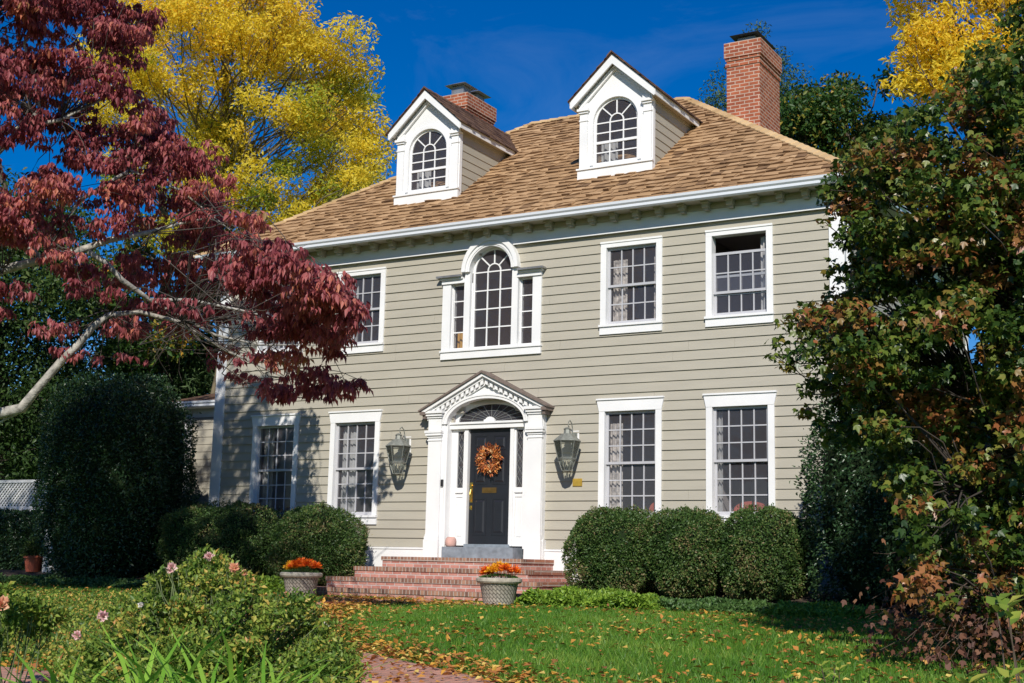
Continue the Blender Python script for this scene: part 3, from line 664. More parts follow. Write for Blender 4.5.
dormer(.07 + 2.215); dormer(.07 - 2.215)

# ---- door surround (entrance portico flat against the wall)
C = DC; f = MB(); YF = -.18
for sg in (-1, 1):
    def bx(a, b, y0, y1, z0, z1, mi=0):
        x0, x1 = sorted((C + sg * a, C + sg * b)); f.box(x0, x1, y0, y1, z0, z1, mi)
    bx(.90, 1.27, YF + .04, .019, .062, 2.90)              # backing
    bx(.965, 1.265, YF, YF + .0395, .50, 2.36)             # pilaster shaft
    bx(.95, 1.29, YF - .03, YF + .0392, .062, .40); bx(.957, 1.28, YF - .02, YF + .039, .401, .46); bx(.962, 1.272, YF - .01, YF + .0388, .461, .499)
    bx(1.2705, 1.30, YF + .04, .018, .062, .42)
    bx(.955, 1.28, YF - .015, YF + .0391, 2.30, 2.325)
    bx(.955, 1.28, YF - .02, YF + .0394, 2.361, 2.40); bx(.94, 1.305, YF - .05, YF + .0396, 2.401, 2.45); bx(.93, 1.32, YF - .065, YF + .0397, 2.451, 2.50)
    bx(.965, 1.265, YF - .005, YF + .0394, 2.501, 2.74)
    bx(.95, 1.29, YF - .03, YF + .0393, 2.741, 2.78); bx(.935, 1.31, YF - .06, YF + .0396, 2.781, 2.83); bx(.91, 1.33, YF - .09, YF + .0397, 2.831, 2.885)
    # jamb, sidelight frame
    bx(.86, .8995, YF + .06, .10, .25, 2.66)
    bx(.73, .859, .06, .10, .30, 2.53); bx(.55, .585, .05, .10, .30, 2.53); bx(.47, .55, .02, .12, .30, 2.53)
    bx(.586, .729, .06, .10, .30, .42); bx(.586, .729, .075, .10, .421, 1.22); bx(.586, .729, .06, .10, 1.221, 1.30); bx(.57, .745, .03, .059, 1.30, 1.335); bx(.586, .729, .06, .10, 1.301, 1.40); bx(.586, .729, .061, .10, 2.49, 2.53)
    bx(.605, .71, .065, .0745, .48, 1.16)
f.box(C - .859, C + .859, -.02, .12, 2.531, 2.655); f.box(C - .859, C + .859, -.05, -.0205, 2.62, 2.66); f.box(C - .12, C + .12, .0, .05, 2.656, 2.70)
f.prism([(q[0], q[1]) for q in arc(C, 2.656, .11, .10, 12)], .02, .07)
# tympanum with elliptical arch
AX, AZ, SZ = .86, .47, 2.62
apex, endz, half = 3.53, 2.885, 1.30; sl = (apex - endz) / half
A = arc(C, SZ, AX, AZ, 28); B = [(x_, min(apex - .02 - sl * abs(x_ - C), 3.6)) for x_, z_ in A]
f.strip(A, B, YF + .04, .015); f.strip(arc(C, SZ, AX, AZ, 28), arc(C, SZ, AX + .09, AZ + .08, 28), YF + .01, YF + .0395); f.strip(arc(C, SZ, AX + .06, AZ + .05, 28), arc(C, SZ, AX + .10, AZ + .09, 28), YF - .005, YF + .0095)
for sg in (-1, 1): f.strip([(C + sg * AX, 2.63), (C + sg * half, 2.87)], [(C + sg * AX, apex - .02 - sl * AX), (C + sg * half, apex - .02 - sl * half)], YF + .041, .014)
f.strip(arc(C, 2.655, AX, AZ - .03, 28), arc(C, 2.655, AX + .001 + .03, AZ, 28), YF + .05, .13)      # intrados lining
# fanlight casing ring between lining and glass
f.strip(arc(C, 2.656, .74, .35, 28), arc(C, 2.656, AX, AZ - .03, 28), .07, .13)
# raking cornice + dentils
for sg in (-1, 1):
    e1 = half + .08
    f.strip([(C, apex - .03), (C + sg * e1, apex - .03 - sl * e1)], [(C, apex + .035), (C + sg * e1, apex + .035 - sl * e1)], YF - .11, .013)
    f.strip([(C, apex - .19), (C + sg * half, apex - .19 - sl * half)], [(C, apex - .16), (C + sg * half, apex - .16 - sl * half)], YF + .0, YF + .0392)
    f.strip([(C, apex - .08), (C + sg * half, apex - .08 - sl * half)], [(C, apex - .031), (C + sg * half, apex - .031 - sl * half)], YF - .055, YF + .039)
    n = 11
    for i in range(n):
        t0 = .02 + i * (half - .1) / n; t1 = t0 + .062
        f.strip([(C + sg * t0, apex - .16 - sl * t0), (C + sg * t1, apex - .16 - sl * t1)], [(C + sg * t0, apex - .081 - sl * t0), (C + sg * t1, apex - .081 - sl * t1)], YF - .045, YF + .0385)
# inner returns of the hood down to the wall
sur = H(f, 'door_surround', white)
hd = MB()
for sg in (-1, 1):
    e1 = half + .13
    hd.strip([(C, apex + .036), (C + sg * e1, apex + .036 - sl * e1)], [(C, apex + .08), (C + sg * e1, apex + .07 - sl * e1)], YF - .15, .012)
    x0, x1 = sorted((C + sg * (half - .0), C + sg * (half + .11))); hd.box(x0, x1, YF - .12, .011, 2.80, 2.865)
    x0, x1 = sorted((C + sg * (half - .0), C + sg * (half + .06))); hd.box(x0, x1, YF - .08, .010, 2.73, 2.799)
hd.build('hood_roof', brownroof, sur)
fl = MB()
fl.poly([(C - .74, .10, 2.656), (C + .74, .10, 2.656)] + [(q[0], .10, q[1]) for q in arc(C, 2.656, .74, .35, 28)][1:-1])
for sg in (-1, 1): x0, x1 = sorted((C + sg * .586, C + sg * .729)); pane(fl, x0, x1, 1.40, 2.49, .09)
fl.build('pane', glass, sur)
mb = MB()
for d in np.linspace(15, 165, 11):
    a = R(d); mb.bar((C + .11 * math.cos(a), 2.656 + .1 * math.sin(a)), (C + .73 * math.cos(a), 2.656 + .345 * math.sin(a)), .009, .088, .098)
mb.strip(arc(C, 2.656, .45, .22, 24), arc(C, 2.656, .458, .228, 24), .089, .0975)
for sg in (-1, 1):
    xm = C + sg * .6575
    for k in range(5):
        z0 = 1.41 + k * .216; mb.bar((xm - .06, z0), (xm + .06, z0 + .21), .008, .078, .088); mb.bar((xm + .06, z0), (xm - .06, z0 + .21), .008, .079, .0885)
mb.build('leading', galv, sur)
dk = MB(); dk.box(C - .86, C + .86, .3, .34, .3, 3.05); dk.build('hall_shade_sheet', darkint, sur)  # added sheet behind the door glass, hall gloom painted as its dark colour
# door
d = MB(); zt_, zb_ = 2.53, .335
d.box(C - .45, C + .45, .08, .12, zb_, zt_)
for sg in (-1, 1):
    for (z0, z1) in ((.50, 1.20), (1.46, 2.02), (2.12, 2.40)):
        x0, x1 = sorted((C + sg * .06, C + sg * .36))
        d.box(x0, x1, .072, .0795, z0, z0 + .02); d.box(x0, x1, .072, .0795, z1 - .02, z1); d.box(x0, x0 + .02, .072, .0796, z0 + .021, z1 - .021); d.box(x1 - .02, x1, .072, .0796, z0 + .021, z1 - .021)
        d.hexa([(x0 + .045, .0798, z0 + .045), (x1 - .045, .0798, z0 + .045), (x1 - .045, .0798, z1 - .045), (x0 + .045, .0798, z1 - .045), (x0 + .075, .066, z0 + .075), (x1 - .075, .066, z0 + .075), (x1 - .075, .066, z1 - .075), (x0 + .075, .066, z1 - .075)])
door = H(d, 'front_door', door_m)
d = MB(); d.box(C - .43, C - .37, .070, .0797, 1.12, 1.50); d.tube([(C - .40, .06, 1.14), (C - .40, .025, 1.18), (C - .40, .02, 1.27), (C - .40, .055, 1.36)], .013, 8); d.tube([(C - .4, .07, 1.43), (C - .4, .04, 1.43)], .03, 12); d.box(C - .425, C - .375, .068, .0797, .98, 1.06); d.tube([(C - .4, .07, 1.02), (C - .4, .05, 1.02)], .022, 10)
d.build('door_handle', brass, door)
d = MB(); d.box(C - .16, C + .16, .070, .0797, 1.30, 1.40); d.box(C - .13, C + .13, .064, .0698, 1.33, 1.37)
d.build('mail_slot', plain('tarnished_brass', (.26, .15, .045), .4, metal=.8, var=.3), door)
d = MB(); d.box(C - .76, C + .80, -.36, .10, .062, .268); d.box(C - .5, C + .5, .0, .12, .2685, .33)
H(d, 'threshold', slate)
d = MB(); d.box(C - .945, C - .905, YF - .0, YF + .0395, 1.42, 1.55); H(d, 'doorbell', darkmet)

# ---- side wing on the left
w = MB(); wx0, wx1, wy0, wy1 = -9.75, XL - .04, 2.1, 8.5; z = .0
while z < 3.5:
    z2 = min(z + EXP, 3.5)
    w.hexa([(wx0, wy0 - .018, z), (wx1, wy0 - .018, z), (wx1, wy0 + .05, z), (wx0, wy0 + .05, z), (wx0, wy0 - .003, z2), (wx1, wy0 - .003, z2), (wx1, wy0 + .05, z2), (wx0, wy0 + .05, z2)])
    w.box(wx0 - .0, wx0 + .05, wy0 + .051, wy1, z, z2); z = z2
w.box(wx0, wx1, wy1 + .001, wy1 + .05, 0, 3.5); w.box(wx0 - .03, wx0 + .2, wy0 - .05, wy0 - .019, -.5, 3.5, 1); w.box(wx0 + .2, wx1, wy0 - .04, wy0 - .019, 3.3, 3.5, 1)
w.box(wx0, wx1, wy0, wy1, -.5, -.001, 1)
w.box(wx0 - .3, wx1, wy0 - .35, wy0 - .04, 3.501, 3.54, 1)
wing = H(w, 'side_wing', [siding, white])
g2 = MB(); run(g2, (wx0 - .3, wy0 - .352, 3.5), (wx1, wy0 - .352, 3.5), (0, -1, 0)); g2.build('gutter', gutterm, wing)
rw = MB(); rw.poly([(wx0 - .35, wy0 - .38, 3.64), (wx1, wy0 - .38, 3.64), (wx1, wy0 + 2.9, 4.6), (wx0 + 1.2, wy0 + 2.9, 4.6)], 0, .2); rw.poly([(wx0 - .35, wy1 + .3, 3.64), (wx0 - .35, wy0 - .38, 3.64), (wx0 + 1.2, wy0 + 2.9, 4.6)], 0, .3); rw.poly([(wx1, wy1 + .3, 3.64), (wx0 - .35, wy1 + .3, 3.64), (wx0 + 1.2, wy0 + 2.9, 4.6), (wx1, wy0 + 2.9, 4.6)], 0, .3)
for i in range(11):
    y = wy0 - .38 + i * .29; zz = 3.64 + i * .085; x = wx0 - .35 + i * .13
    while x < wx1 - .3:
        q = random.uniform(.1, .25); rw.hexa([(x, y, zz), (x + q - .006, y, zz), (x + q - .006, y + .38, zz + .11), (x, y + .38, zz + .11), (x, y, zz + .035), (x + q - .006, y, zz + .035), (x + q - .006, y + .38, zz + .12), (x, y + .38, zz + .12)], 0, random.random()); x += q
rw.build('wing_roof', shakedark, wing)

def armchair(x, y, w, label):
    o = empty('armchair', (x, y, .3), label, 'chair')
    b0 = MB(); b0.prism([(-w / 2, .35), (w / 2, .35)] + [(w / 2 * math.cos(t_), .68 + .16 * math.sin(t_)) for t_ in np.linspace(0, math.pi, 11)], -.06, .06); b0.build('backrest', redcloth, o)
    b0 = MB(); b0.box(-w / 2 + .02, w / 2 - .02, .061, .5, .22, .42); b0.build('seat', redcloth, o)
    for sx in (-1, 1):
        b0 = MB(); x0, x1 = sorted((sx * (w / 2), sx * (w / 2 - .06))); b0.box(x0, x1, .061, .5, .421, .58); b0.build('armrest', redcloth, o)
        for yy in (.0, .45): b0 = MB(); b0.tube([(sx * (w / 2 - .05), yy, .01), (sx * (w / 2 - .05), yy, .22)], .02, 6); b0.build('leg', door_m, o)
armchair(5.15, .55, .62, 'red upholstered armchair behind the lower window beside the viburnum'); armchair(3.35, .6, .3, 'narrow red chair behind the lower window nearest the right lantern')

# ================================================================== BRICK STEPS
st = MB()
levels = [(.06, 1.50, -1.27), (-.13, 1.86, -1.63), (-.325, 2.22, -1.99), (-.515, 2.58, -2.36)]
for i, (zt, hw, yf) in enumerate(levels):
    zlow = levels[i + 1][0] if i < 3 else -.80
    st.box(DC - hw + .02, DC + hw - .02, yf + .02, -.062, zlow - .0, zt - .075)           # riser body
    # rowlock nosing course all round + tread
    st.box(DC - hw, DC + hw, yf, yf + .20, zt - .0745, zt, 1)
    for sg in (-1, 1):
        x0, x1 = sorted((DC + sg * hw, DC + sg * (hw - .2))); st.box(x0, x1, yf + .2005, -.062, zt - .0745, zt, 2)
    st.box(DC - hw + .2005, DC + hw - .2005, yf + .2005, -.062, zt - .074, zt - .001)
br_row2 = brick('rowlock_side', (.45, .20, .12), (.30, .13, .095), (.50, .42, .36), bw=.4, bh=.075, offset=0, msize=.010)
steps = st.build('brick_steps', [br_step, br_row, br_row2]); tag(steps, 'four-tier pink brick entrance steps wrapping round the front door landing', 'steps')
# UVs: the rowlock sides repeat along y on top faces
# ================================================================== THINGS AT THE DOOR
def lantern(x, label):
    o = empty('wall_lantern', (x, -.06, 1.66), label, 'lantern', 'wall lanterns beside the front door')
    y = -.27; a = math.pi / 6
    f_ = MB()
    def ring(r_, z): return [(r_ * math.cos(a + k * math.pi / 3), y + r_ * math.sin(a + k * math.pi / 3), z) for k in range(6)]
    lv = [(.085, .0), (.165, .22), (.245, .54)]
    for (r0, z0), (r1, z1) in zip(lv[:-1], lv[1:]):
        A0, A1 = ring(r0, z0), ring(r1, z1)
        for p0, p1 in zip(A0, A1): f_.tube([p0, p1], .0065, 5)
    for r_, z0 in lv + [(.16, .20)]:
        A0 = ring(r_, z0)
        for k in range(6): f_.tube([A0[k], A0[(k + 1) % 6]], .009, 5)
    f_.lathe([(0, -.01), (.075, -.01), (.075, .012), (0, .012)], 6, (0, y, 0), rot=a)
    f_.lathe([(.25, .54), (.25, .55), (.11, .67), (.065, .68), (.06, .75), (.075, .76), (.03, .79), (.0, .80)], 6, (0, y, 0), rot=a)
    f_.build('lantern_frame', bronze, o)
    g3 = MB()
    for (r0, z0), (r1, z1) in zip(lv[:-1], lv[1:]):
        A0, A1 = ring(r0 - .004, z0), ring(r1 - .004, z1)
        for k in range(6): g3.poly([A0[k], A0[(k + 1) % 6], A1[(k + 1) % 6], A1[k]])
    g3.build('lantern_glass', lglass, o)
    c_ = MB(); 
    for k in range(3): t_ = k * 2.1; c_.tube([(.045 * math.cos(t_), y + .045 * math.sin(t_), .02), (.045 * math.cos(t_), y + .045 * math.sin(t_), .20)], .013, 8, 0)
    c_.tube([(0, y, .0), (0, y, .08)], .03, 8)
    c_.build('candle_cluster', stone, o)
    b2 = MB(); b2.box(-.05, .05, .0, .036, .36, .72); b2.tube([(0, 0, .54), (0, -.05, .54), (0, -.07, .8), (0, -.10, .88), (0, -.17, .93), (0, -.23, .89), (0, -.235, .83), (0, -.20, .80)], .010, 6); b2.tube([(0, 0, .5), (0, -.06, .45), (0, -.12, .42)], .008, 6)
    b2.build('bracket', bronze, o)
    p2 = MB(); p2.box(-.075, .085, .037, .045, .34, .76); p2.build('mounting_plate', white, o)
    return o
lantern(-1.78, 'tall glass and copper wall lantern left of the front door'); lantern(1.96, 'tall glass and copper wall lantern right of the front door, above the brass plaque')
pq = MB(); pq.box(1.93, 2.12, -.033, -.017, 1.40, 1.54); pq.box(1.94, 2.11, -.036, -.0332, 1.41, 1.53)
tag(pq.build('plaque', plain('old_brass', (.55, .36, .06), .5, metal=.5, var=.2)), 'small square brass plaque under the right wall lantern', 'plaque')
# wreath
N = 620; th = rng.random(N) * 6.283; rr_ = .17 + rng.normal(size=N) * .045; ph = rng.random(N) * 6.283
pos = np.stack([C + .02 + rr_ * np.cos(th), .02 - np.abs(rng.normal(size=N)) * .03, 1.93 + rr_ * np.sin(th)], 1)
dr = np.stack([np.cos(th + rng.normal(size=N) * .9), -.5 * rng.random(N) - .1, np.sin(th + rng.normal(size=N) * .9)], 1)
wcore = MB(); wcore.tube([(C + .02 + .16 * math.cos(t_), .045, 1.93 + .16 * math.sin(t_)) for t_ in np.linspace(0, 6.283, 25)], .035, 8)
wr = leaf_mesh('wreath', [f_wre, soil], pos, dr, rand_unit(N) + np.array([0, -.8, 0]), rng.uniform(.06, .11, N), rng.uniform(.02, .045, N), rnd=rng.random(N), core=wcore)
tag(wr, 'round autumn wreath of orange and brown leaves hung on the black door', 'wreath')
pk = MB(); pk.lathe([(0, 0), (.08, .0), (.105, .03), (.11, .09), (.10, .15), (.07, .185), (0, .19)], 14, (C - .66, -.20, .2685)); 
tag(pk.build('door_stop', pinkclay, smooth=True), 'small pale pink clay lump on the stone sill left of the door', 'ornament')

# ================================================================== POTS WITH FLOWERS
def basket_mat():
    mt, t, b = newmat('basketweave_stone'); uv = t.nodes.new('ShaderNodeUVMap'); mp_ = t.nodes.new('ShaderNodeMapping'); mp_.inputs['Rotation'].default_value = (0, 0, .785)
    br = t.nodes.new('ShaderNodeTexBrick'); br.inputs['Scale'].default_value = 1; br.inputs['Brick Width'].default_value = .088; br.inputs['Row Height'].default_value = .044; br.inputs['Mortar Size'].default_value = .006; br.inputs['Mortar Smooth'].default_value = .6
    br.inputs['Color1'].default_value = (.42, .38, .31, 1); br.inputs['Color2'].default_value = (.33, .30, .25, 1); br.inputs['Mortar'].default_value = (.13, .12, .095, 1)
    t.links.new(uv.outputs[0], mp_.inputs[0]); t.links.new(mp_.outputs[0], br.inputs['Vector']); t.links.new(br.outputs['Color'], b.inputs['Base Color']); b.inputs['Roughness'].default_value = .9
    bp = t.nodes.new('ShaderNodeBump'); bp.inputs['Distance'].default_value = .02; iv = t.nodes.new('ShaderNodeMath'); iv.operation = 'SUBTRACT'; iv.inputs[0].default_value = 1; t.links.new(br.outputs['Fac'], iv.inputs[1]); t.links.new(iv.outputs[0], bp.inputs['Height']); t.links.new(bp.outputs[0], b.inputs['Normal']); return mt
bask = basket_mat()
def planter(x, y, label, labelf, cols):
    z = float(gz(x, y)) + .02
    o = empty('planter', (x, y, z), label, 'planter', 'stone planters beside the steps')
    p_ = MB(); p_.lathe([(0, 0), (.245, .0), (.25, .02), (.31, .33), (.315, .335)], 32)
    pb = p_.build('pot_body', bask, o, smooth=True); uvb = pb.data.uv_layers[0].data
    for pf in pb.data.polygons:
        aa = [math.atan2(pb.data.vertices[v_].co.y, pb.data.vertices[v_].co.x) for v_ in pf.vertices]
        aa = [q_ + 2 * math.pi if (max(aa) - min(aa) > 3 and q_ < 0) else q_ for q_ in aa]
        for li, q_, v_ in zip(pf.loop_indices, aa, pf.vertices): uvb[li].uv = (q_ * .28, pb.data.vertices[v_].co.z)
    q = MB(); q.lathe([(.315, .335), (.355, .345), (.375, .37), (.375, .41), (.35, .425), (.30, .42), (.29, .36), (0, .36)], 32); q.build('rim', stone, o)
    c3 = np.array([x, y, z + .44]); P = []; Dd = []; Nn = []; mi = []; Ls = []
    heads = [(-.22, -.05, .03, cols[0]), (-.05, -.13, .05, cols[1]), (.17, -.08, .07, cols[2]), (.05, .12, .08, cols[1]), (-.15, .13, .06, cols[0]), (.24, .10, .04, cols[2]), (.0, -.02, .10, cols[1]), (-.27, .03, .0, cols[2] if len(cols) > 3 else cols[0])]
    for hx_, hy_, hz_, m_ in heads:
        n = 260; a = rand_unit(n); a[:, 2] = np.abs(a[:, 2]) - .25; ctr = c3 + np.array([hx_ * .95, hy_, hz_ + .05]); P.append(ctr + a * .095 * rng.random((n, 1))); Dd.append(a); Nn.append(a + rand_unit(n) * .5); mi += [m_] * n; Ls.append(rng.uniform(.04, .07, n))
    n = 500; a = rand_unit(n); a[:, 2] = np.abs(a[:, 2]) * .6; P.append(c3 + np.array([0, 0, -.04]) + a * np.array([.30, .30, .09])); Dd.append(a); Nn.append(rand_unit(n)); mi += [2] * n; Ls.append(rng.uniform(.04, .07, n))
    P, Dd, Nn, Ls = map(np.concatenate, (P, Dd, Nn, Ls))
    fo = leaf_mesh('chrysanthemum', [f_mumr, f_mumy, f_cover2], P, Dd, Nn, Ls, Ls * .35, midx=np.array(mi))
    tag(fo, labelf, 'flowers', 'chrysanthemums in the planters')
planter(2.16, -2.98, 'stone planter in front of the right half of the brick steps', 'red and yellow chrysanthemums in the planter before the steps', [0, 1, 0])
planter(-1.90, -2.98, 'stone planter at the left end of the steps beside the round boxwood', 'yellow and orange chrysanthemums in the planter beside the round boxwood', [1, 0, 0])

# ================================================================== SHRUBS
def hedge_ball(name, label, cat, c, rad, n, mat, lsize=(.03, .055), group=None, pw=2.4, amp=.06, seed=1, kind='leaf', aspect=.5, fuzz=.05, shell=1.0):
    """clipped bush: superellipsoid surface covered with small leaves over an added near-black core that blocks light"""
    r2 = np.random.default_rng(seed); c = np.array(c, float); rad = np.array(rad, float)
    base = (c[0], c[1], float(gz(c[0], c[1])))
    o = empty(name, base, label, cat, group)
    d = r2.normal(size=(n, 3)); d = unit(d)
    k = (np.abs(d[:, 0]) ** pw + np.abs(d[:, 1]) ** pw + np.abs(d[:, 2]) ** pw) ** (-1 / pw)
    ph = r2.random(9) * 6.28; fi = np.arctan2(d[:, 1], d[:, 0]); th = np.arccos(np.clip(d[:, 2], -1, 1))
    bump = amp * (np.sin(3 * fi + ph[0] + 2 * th) + np.sin(5 * fi + ph[1] - 3 * th) * .7 + np.sin(9 * th + ph[2] + 4 * fi) * .5 + np.sin(14 * fi + ph[3]) * np.sin(11 * th + ph[4]) * .5 + np.sin(23 * fi + ph[5]) * np.sin(19 * th + ph[6]) * .35)
    dep = shell - np.abs(r2.normal(size=n)) * fuzz + (r2.random(n) < .06) * r2.random(n) ** 2 * .10
    pos = d * (k * (1 + bump) * dep)[:, None] * rad
    nor = unit(d / rad); dirs = unit(nor * .9 + r2.normal(size=(n, 3)) * .8); nn = unit(nor + r2.normal(size=(n, 3)) * .8)
    keep = pos[:, 2] + c[2] > base[2] + .02
    pos, dirs, nn = pos[keep], dirs[keep], nn[keep]; off = c - np.array(base)
    rnd = np.clip(.45 + .25 * r2.normal(size=len(pos)) + bump[keep] * 2.0 + np.clip(-pos[:, 2] / rad[2], 0, 1) * .45 * r2.random(len(pos)) + .3 * (np.sin(pos[:, 0] * 4 + seed) * np.sin(pos[:, 2] * 5 + seed) > .75), 0, 1)
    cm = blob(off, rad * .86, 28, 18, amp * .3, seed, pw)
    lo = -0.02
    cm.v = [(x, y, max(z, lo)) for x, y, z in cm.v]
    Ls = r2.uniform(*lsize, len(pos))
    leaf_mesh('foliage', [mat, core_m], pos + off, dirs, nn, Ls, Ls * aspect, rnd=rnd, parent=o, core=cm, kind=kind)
    sm = MB()
    for q in range(6):
        a = q * 1.05 + seed; sm.tube([(.05 * math.cos(a), .05 * math.sin(a), -.05), (rad[0] * .25 * math.cos(a), rad[1] * .25 * math.sin(a), off[2] * .6), (rad[0] * .5 * math.cos(a), rad[1] * .5 * math.sin(a), off[2] * 1.1)], [.03, .022, .012], 6)
    sm.build('stem', bark_dk, o)
    return o
G = 'clipped boxwoods under the right-hand windows'
hedge_ball('boxwood', 'clipped boxwood nearest the steps, leftmost of three under the windows', 'shrub', (3.56, -1.45, .17), (.72, .80, .70), 36000, f_box, group=G, pw=3.2, seed=3)
hedge_ball('boxwood', 'clipped boxwood in the middle of the three under the right windows', 'shrub', (4.80, -1.42, .17), (.62, .80, .69), 30000, f_box, group=G, pw=3.0, seed=4)
hedge_ball('boxwood', 'clipped boxwood beside the dark holly, rightmost of three under the windows', 'shrub', (6.08, -1.38, .18), (.66, .80, .71), 30000, f_box, group=G, pw=3.0, seed=5)
hedge_ball('boxwood', 'round boxwood ball left of the brick steps below the first white window', 'shrub', (-2.86, -1.35, .20), (.84, .90, .76), 36000, f_box, pw=2.3, seed=6)
hedge_ball('boxwood', 'shaded boxwood hedge under the far left window beside the tall holly', 'shrub', (-5.25, -1.15, .22), (1.55, .85, .80), 36000, f_box, pw=3.0, seed=7)
hedge_ball('holly', 'tall dark green holly block at the left corner of the house', 'shrub', (-8.42, -1.3, 1.5), (1.52, 1.3, 2.2), 42000, f_hol, lsize=(.05, .085), pw=3.4, seed=8, amp=.05)
hedge_ball('holly', 'dark holly set behind the tall holly block and above the lattice fence', 'shrub', (-10.6, 1.2, 1.4), (1.3, 1.1, 2.2), 20000, f_hol, lsize=(.05, .09), pw=2.8, seed=9, amp=.07)
hedge_ball('holly', 'glossy dark green holly at the right corner of the house behind the viburnum', 'shrub', (8.42, -1.35, .95), (1.55, 1.2, 1.95), 40000, f_hol, lsize=(.045, .08), pw=2.6, seed=10, amp=.07)
hedge_ball('holly', 'dark holly mass beyond the viburnum at the right edge', 'shrub', (11.2, -2.2, .9), (2.0, 1.3, 2.1), 26000, f_hol, lsize=(.05, .08), pw=2.6, seed=13, amp=.07)
hedge_ball('hedge', 'low dark hedge in front of the lattice fence at far left', 'hedge', (-12.6, -.45, .2), (2.2, .5, .72), 22000, f_hol, lsize=(.05, .08), pw=4, seed=12, amp=.04)

# lattice fence
fe = empty('lattice_fence', (-13.5, .3, -.4), 'white lattice-topped fence at the far left behind the low hedge', 'fence')
lf = MB(); X0, X1 = -5.5, 3.6
for i in range(int((X1 - X0 + .6) / .11)):
    x = X0 - .6 + i * .11
    for sg in (-1, 1):
        xa, xb = (x, x + .56) if sg > 0 else (x + .56, x)
        za, zb = 1.50, 2.06
        def cl(xx): return min(max(xx, X0), X1)
        p, q = (xa, za), (xb, zb)
        if (xa < X0 and xb < X0) or (xa > X1 and xb > X1): continue
        tA, tB = (cl(xa) - xa) / (xb - xa), (cl(xb) - xa) / (xb - xa)
        p = (cl(xa), za + (zb - za) * tA); q = (cl(xb), za + (zb - za) * tB)
        if abs(p[0] - q[0]) > .02: lf.bar(p, q, .038, -.01 * sg - .004, -.01 * sg + .004)
lf.build('lattice_panel', lattw, fe)
lf = MB(); lf.box(X0, X1, -.035, .035, 2.061, 2.13); lf.box(X0, X1, -.03, .03, 1.38, 1.499); lf.box(X0, X1, -.045, .045, 1.28, 1.379)
lf.build('rail', lattw, fe)
for x in (-5.4, -3.2, -1.0, 1.2, 3.5):
    lf = MB(); lf.box(x - .05, x + .05, .046, .14, 0, 2.2); lf.build('post', lattw, fe)
lf = MB(); lf.box(X0, X1, .0, .03, .1, 1.279); lf.build('fence_board', lattw, fe)
po = MB(); q = at(53, 545, 29.5); po.box(q[0] - .15, q[0] + .15, q[1] - .12, q[1] + .12, float(gz(q[0], q[1])) - .05, .45); po.box(q[0] - .18, q[0] + .18, q[1] - .15, q[1] + .15, .451, .5)
tag(po.build('gate_post', lattw), 'short white post between the red pot and the tall holly', 'post')
q = at(34, 556, 29.6); z0 = float(gz(q[0], q[1]))
po = MB(); po.lathe([(0, 0), (.15, 0), (.20, .30), (.225, .30), (.225, .36), (.19, .36), (.18, .32), (0, .32)], 20, (q[0], q[1], z0 + .01))
tag(po.build('flower_pot', terr, smooth=False), 'red clay flower pot on the lawn in front of the lattice fence', 'pot')
n = 700; a = rand_unit(n); a[:, 2] = abs(a[:, 2]); pp = np.array([q[0] + .1, q[1], z0 + .36]) + a * rng.random((n, 1)) ** .5 * np.array([.35, .35, .38])
pp0 = np.array([q[0] + .1, q[1], z0 + .3]); po_ = empty('potted_plant', pp0, 'leafy green plant growing in the red clay pot', 'plant'); leaf_mesh('foliage', f_grn, pp - pp0, a, rand_unit(n), .07, .035, parent=po_)
sm = MB(); [sm.tube([(0, 0, -.1), (.12 * math.cos(k), .12 * math.sin(k), .12), (.2 * math.cos(k), .2 * math.sin(k), .3)], .008, 5) for k in range(6)]; sm.build('stems', bark_grn, po_)

# ================================================================== TREES
def clump_leaves(cl, n_total, flat=.7, droop=0., spread=1.):
    cl = np.asarray(cl, float); w = cl[:, 3] ** 2; w = w / w.sum(); idx = rng.choice(len(cl), n_total, p=w)
    d = rand_unit(n_total); r_ = rng.random(n_total) ** .45
    off = d * r_[:, None] * cl[idx, 3:4] * np.array([1, 1, flat]) * spread
    return cl[idx, :3] + off, d, idx, r_
def limb(mb, A, B, r0, r1, bend=.12, n=6, seg=7):
    A, B = np.array(A, float), np.array(B, float); L_ = np.linalg.norm(B - A); o1 = rng.normal(size=3) * L_ * bend; o2 = rng.normal(size=3) * L_ * bend * .4
    pts = []
    for k in range(n + 1):
        t_ = k / n; pts.append(A + (B - A) * t_ + o1 * math.sin(math.pi * t_) * .6 + o2 * math.sin(2 * math.pi * t_) + np.array([0, 0, L_ * .06 * math.sin(math.pi * t_)]))
    mb.tube(pts, [r0 + (r1 - r0) * k / n for k in range(n + 1)], seg, cap=False); return pts
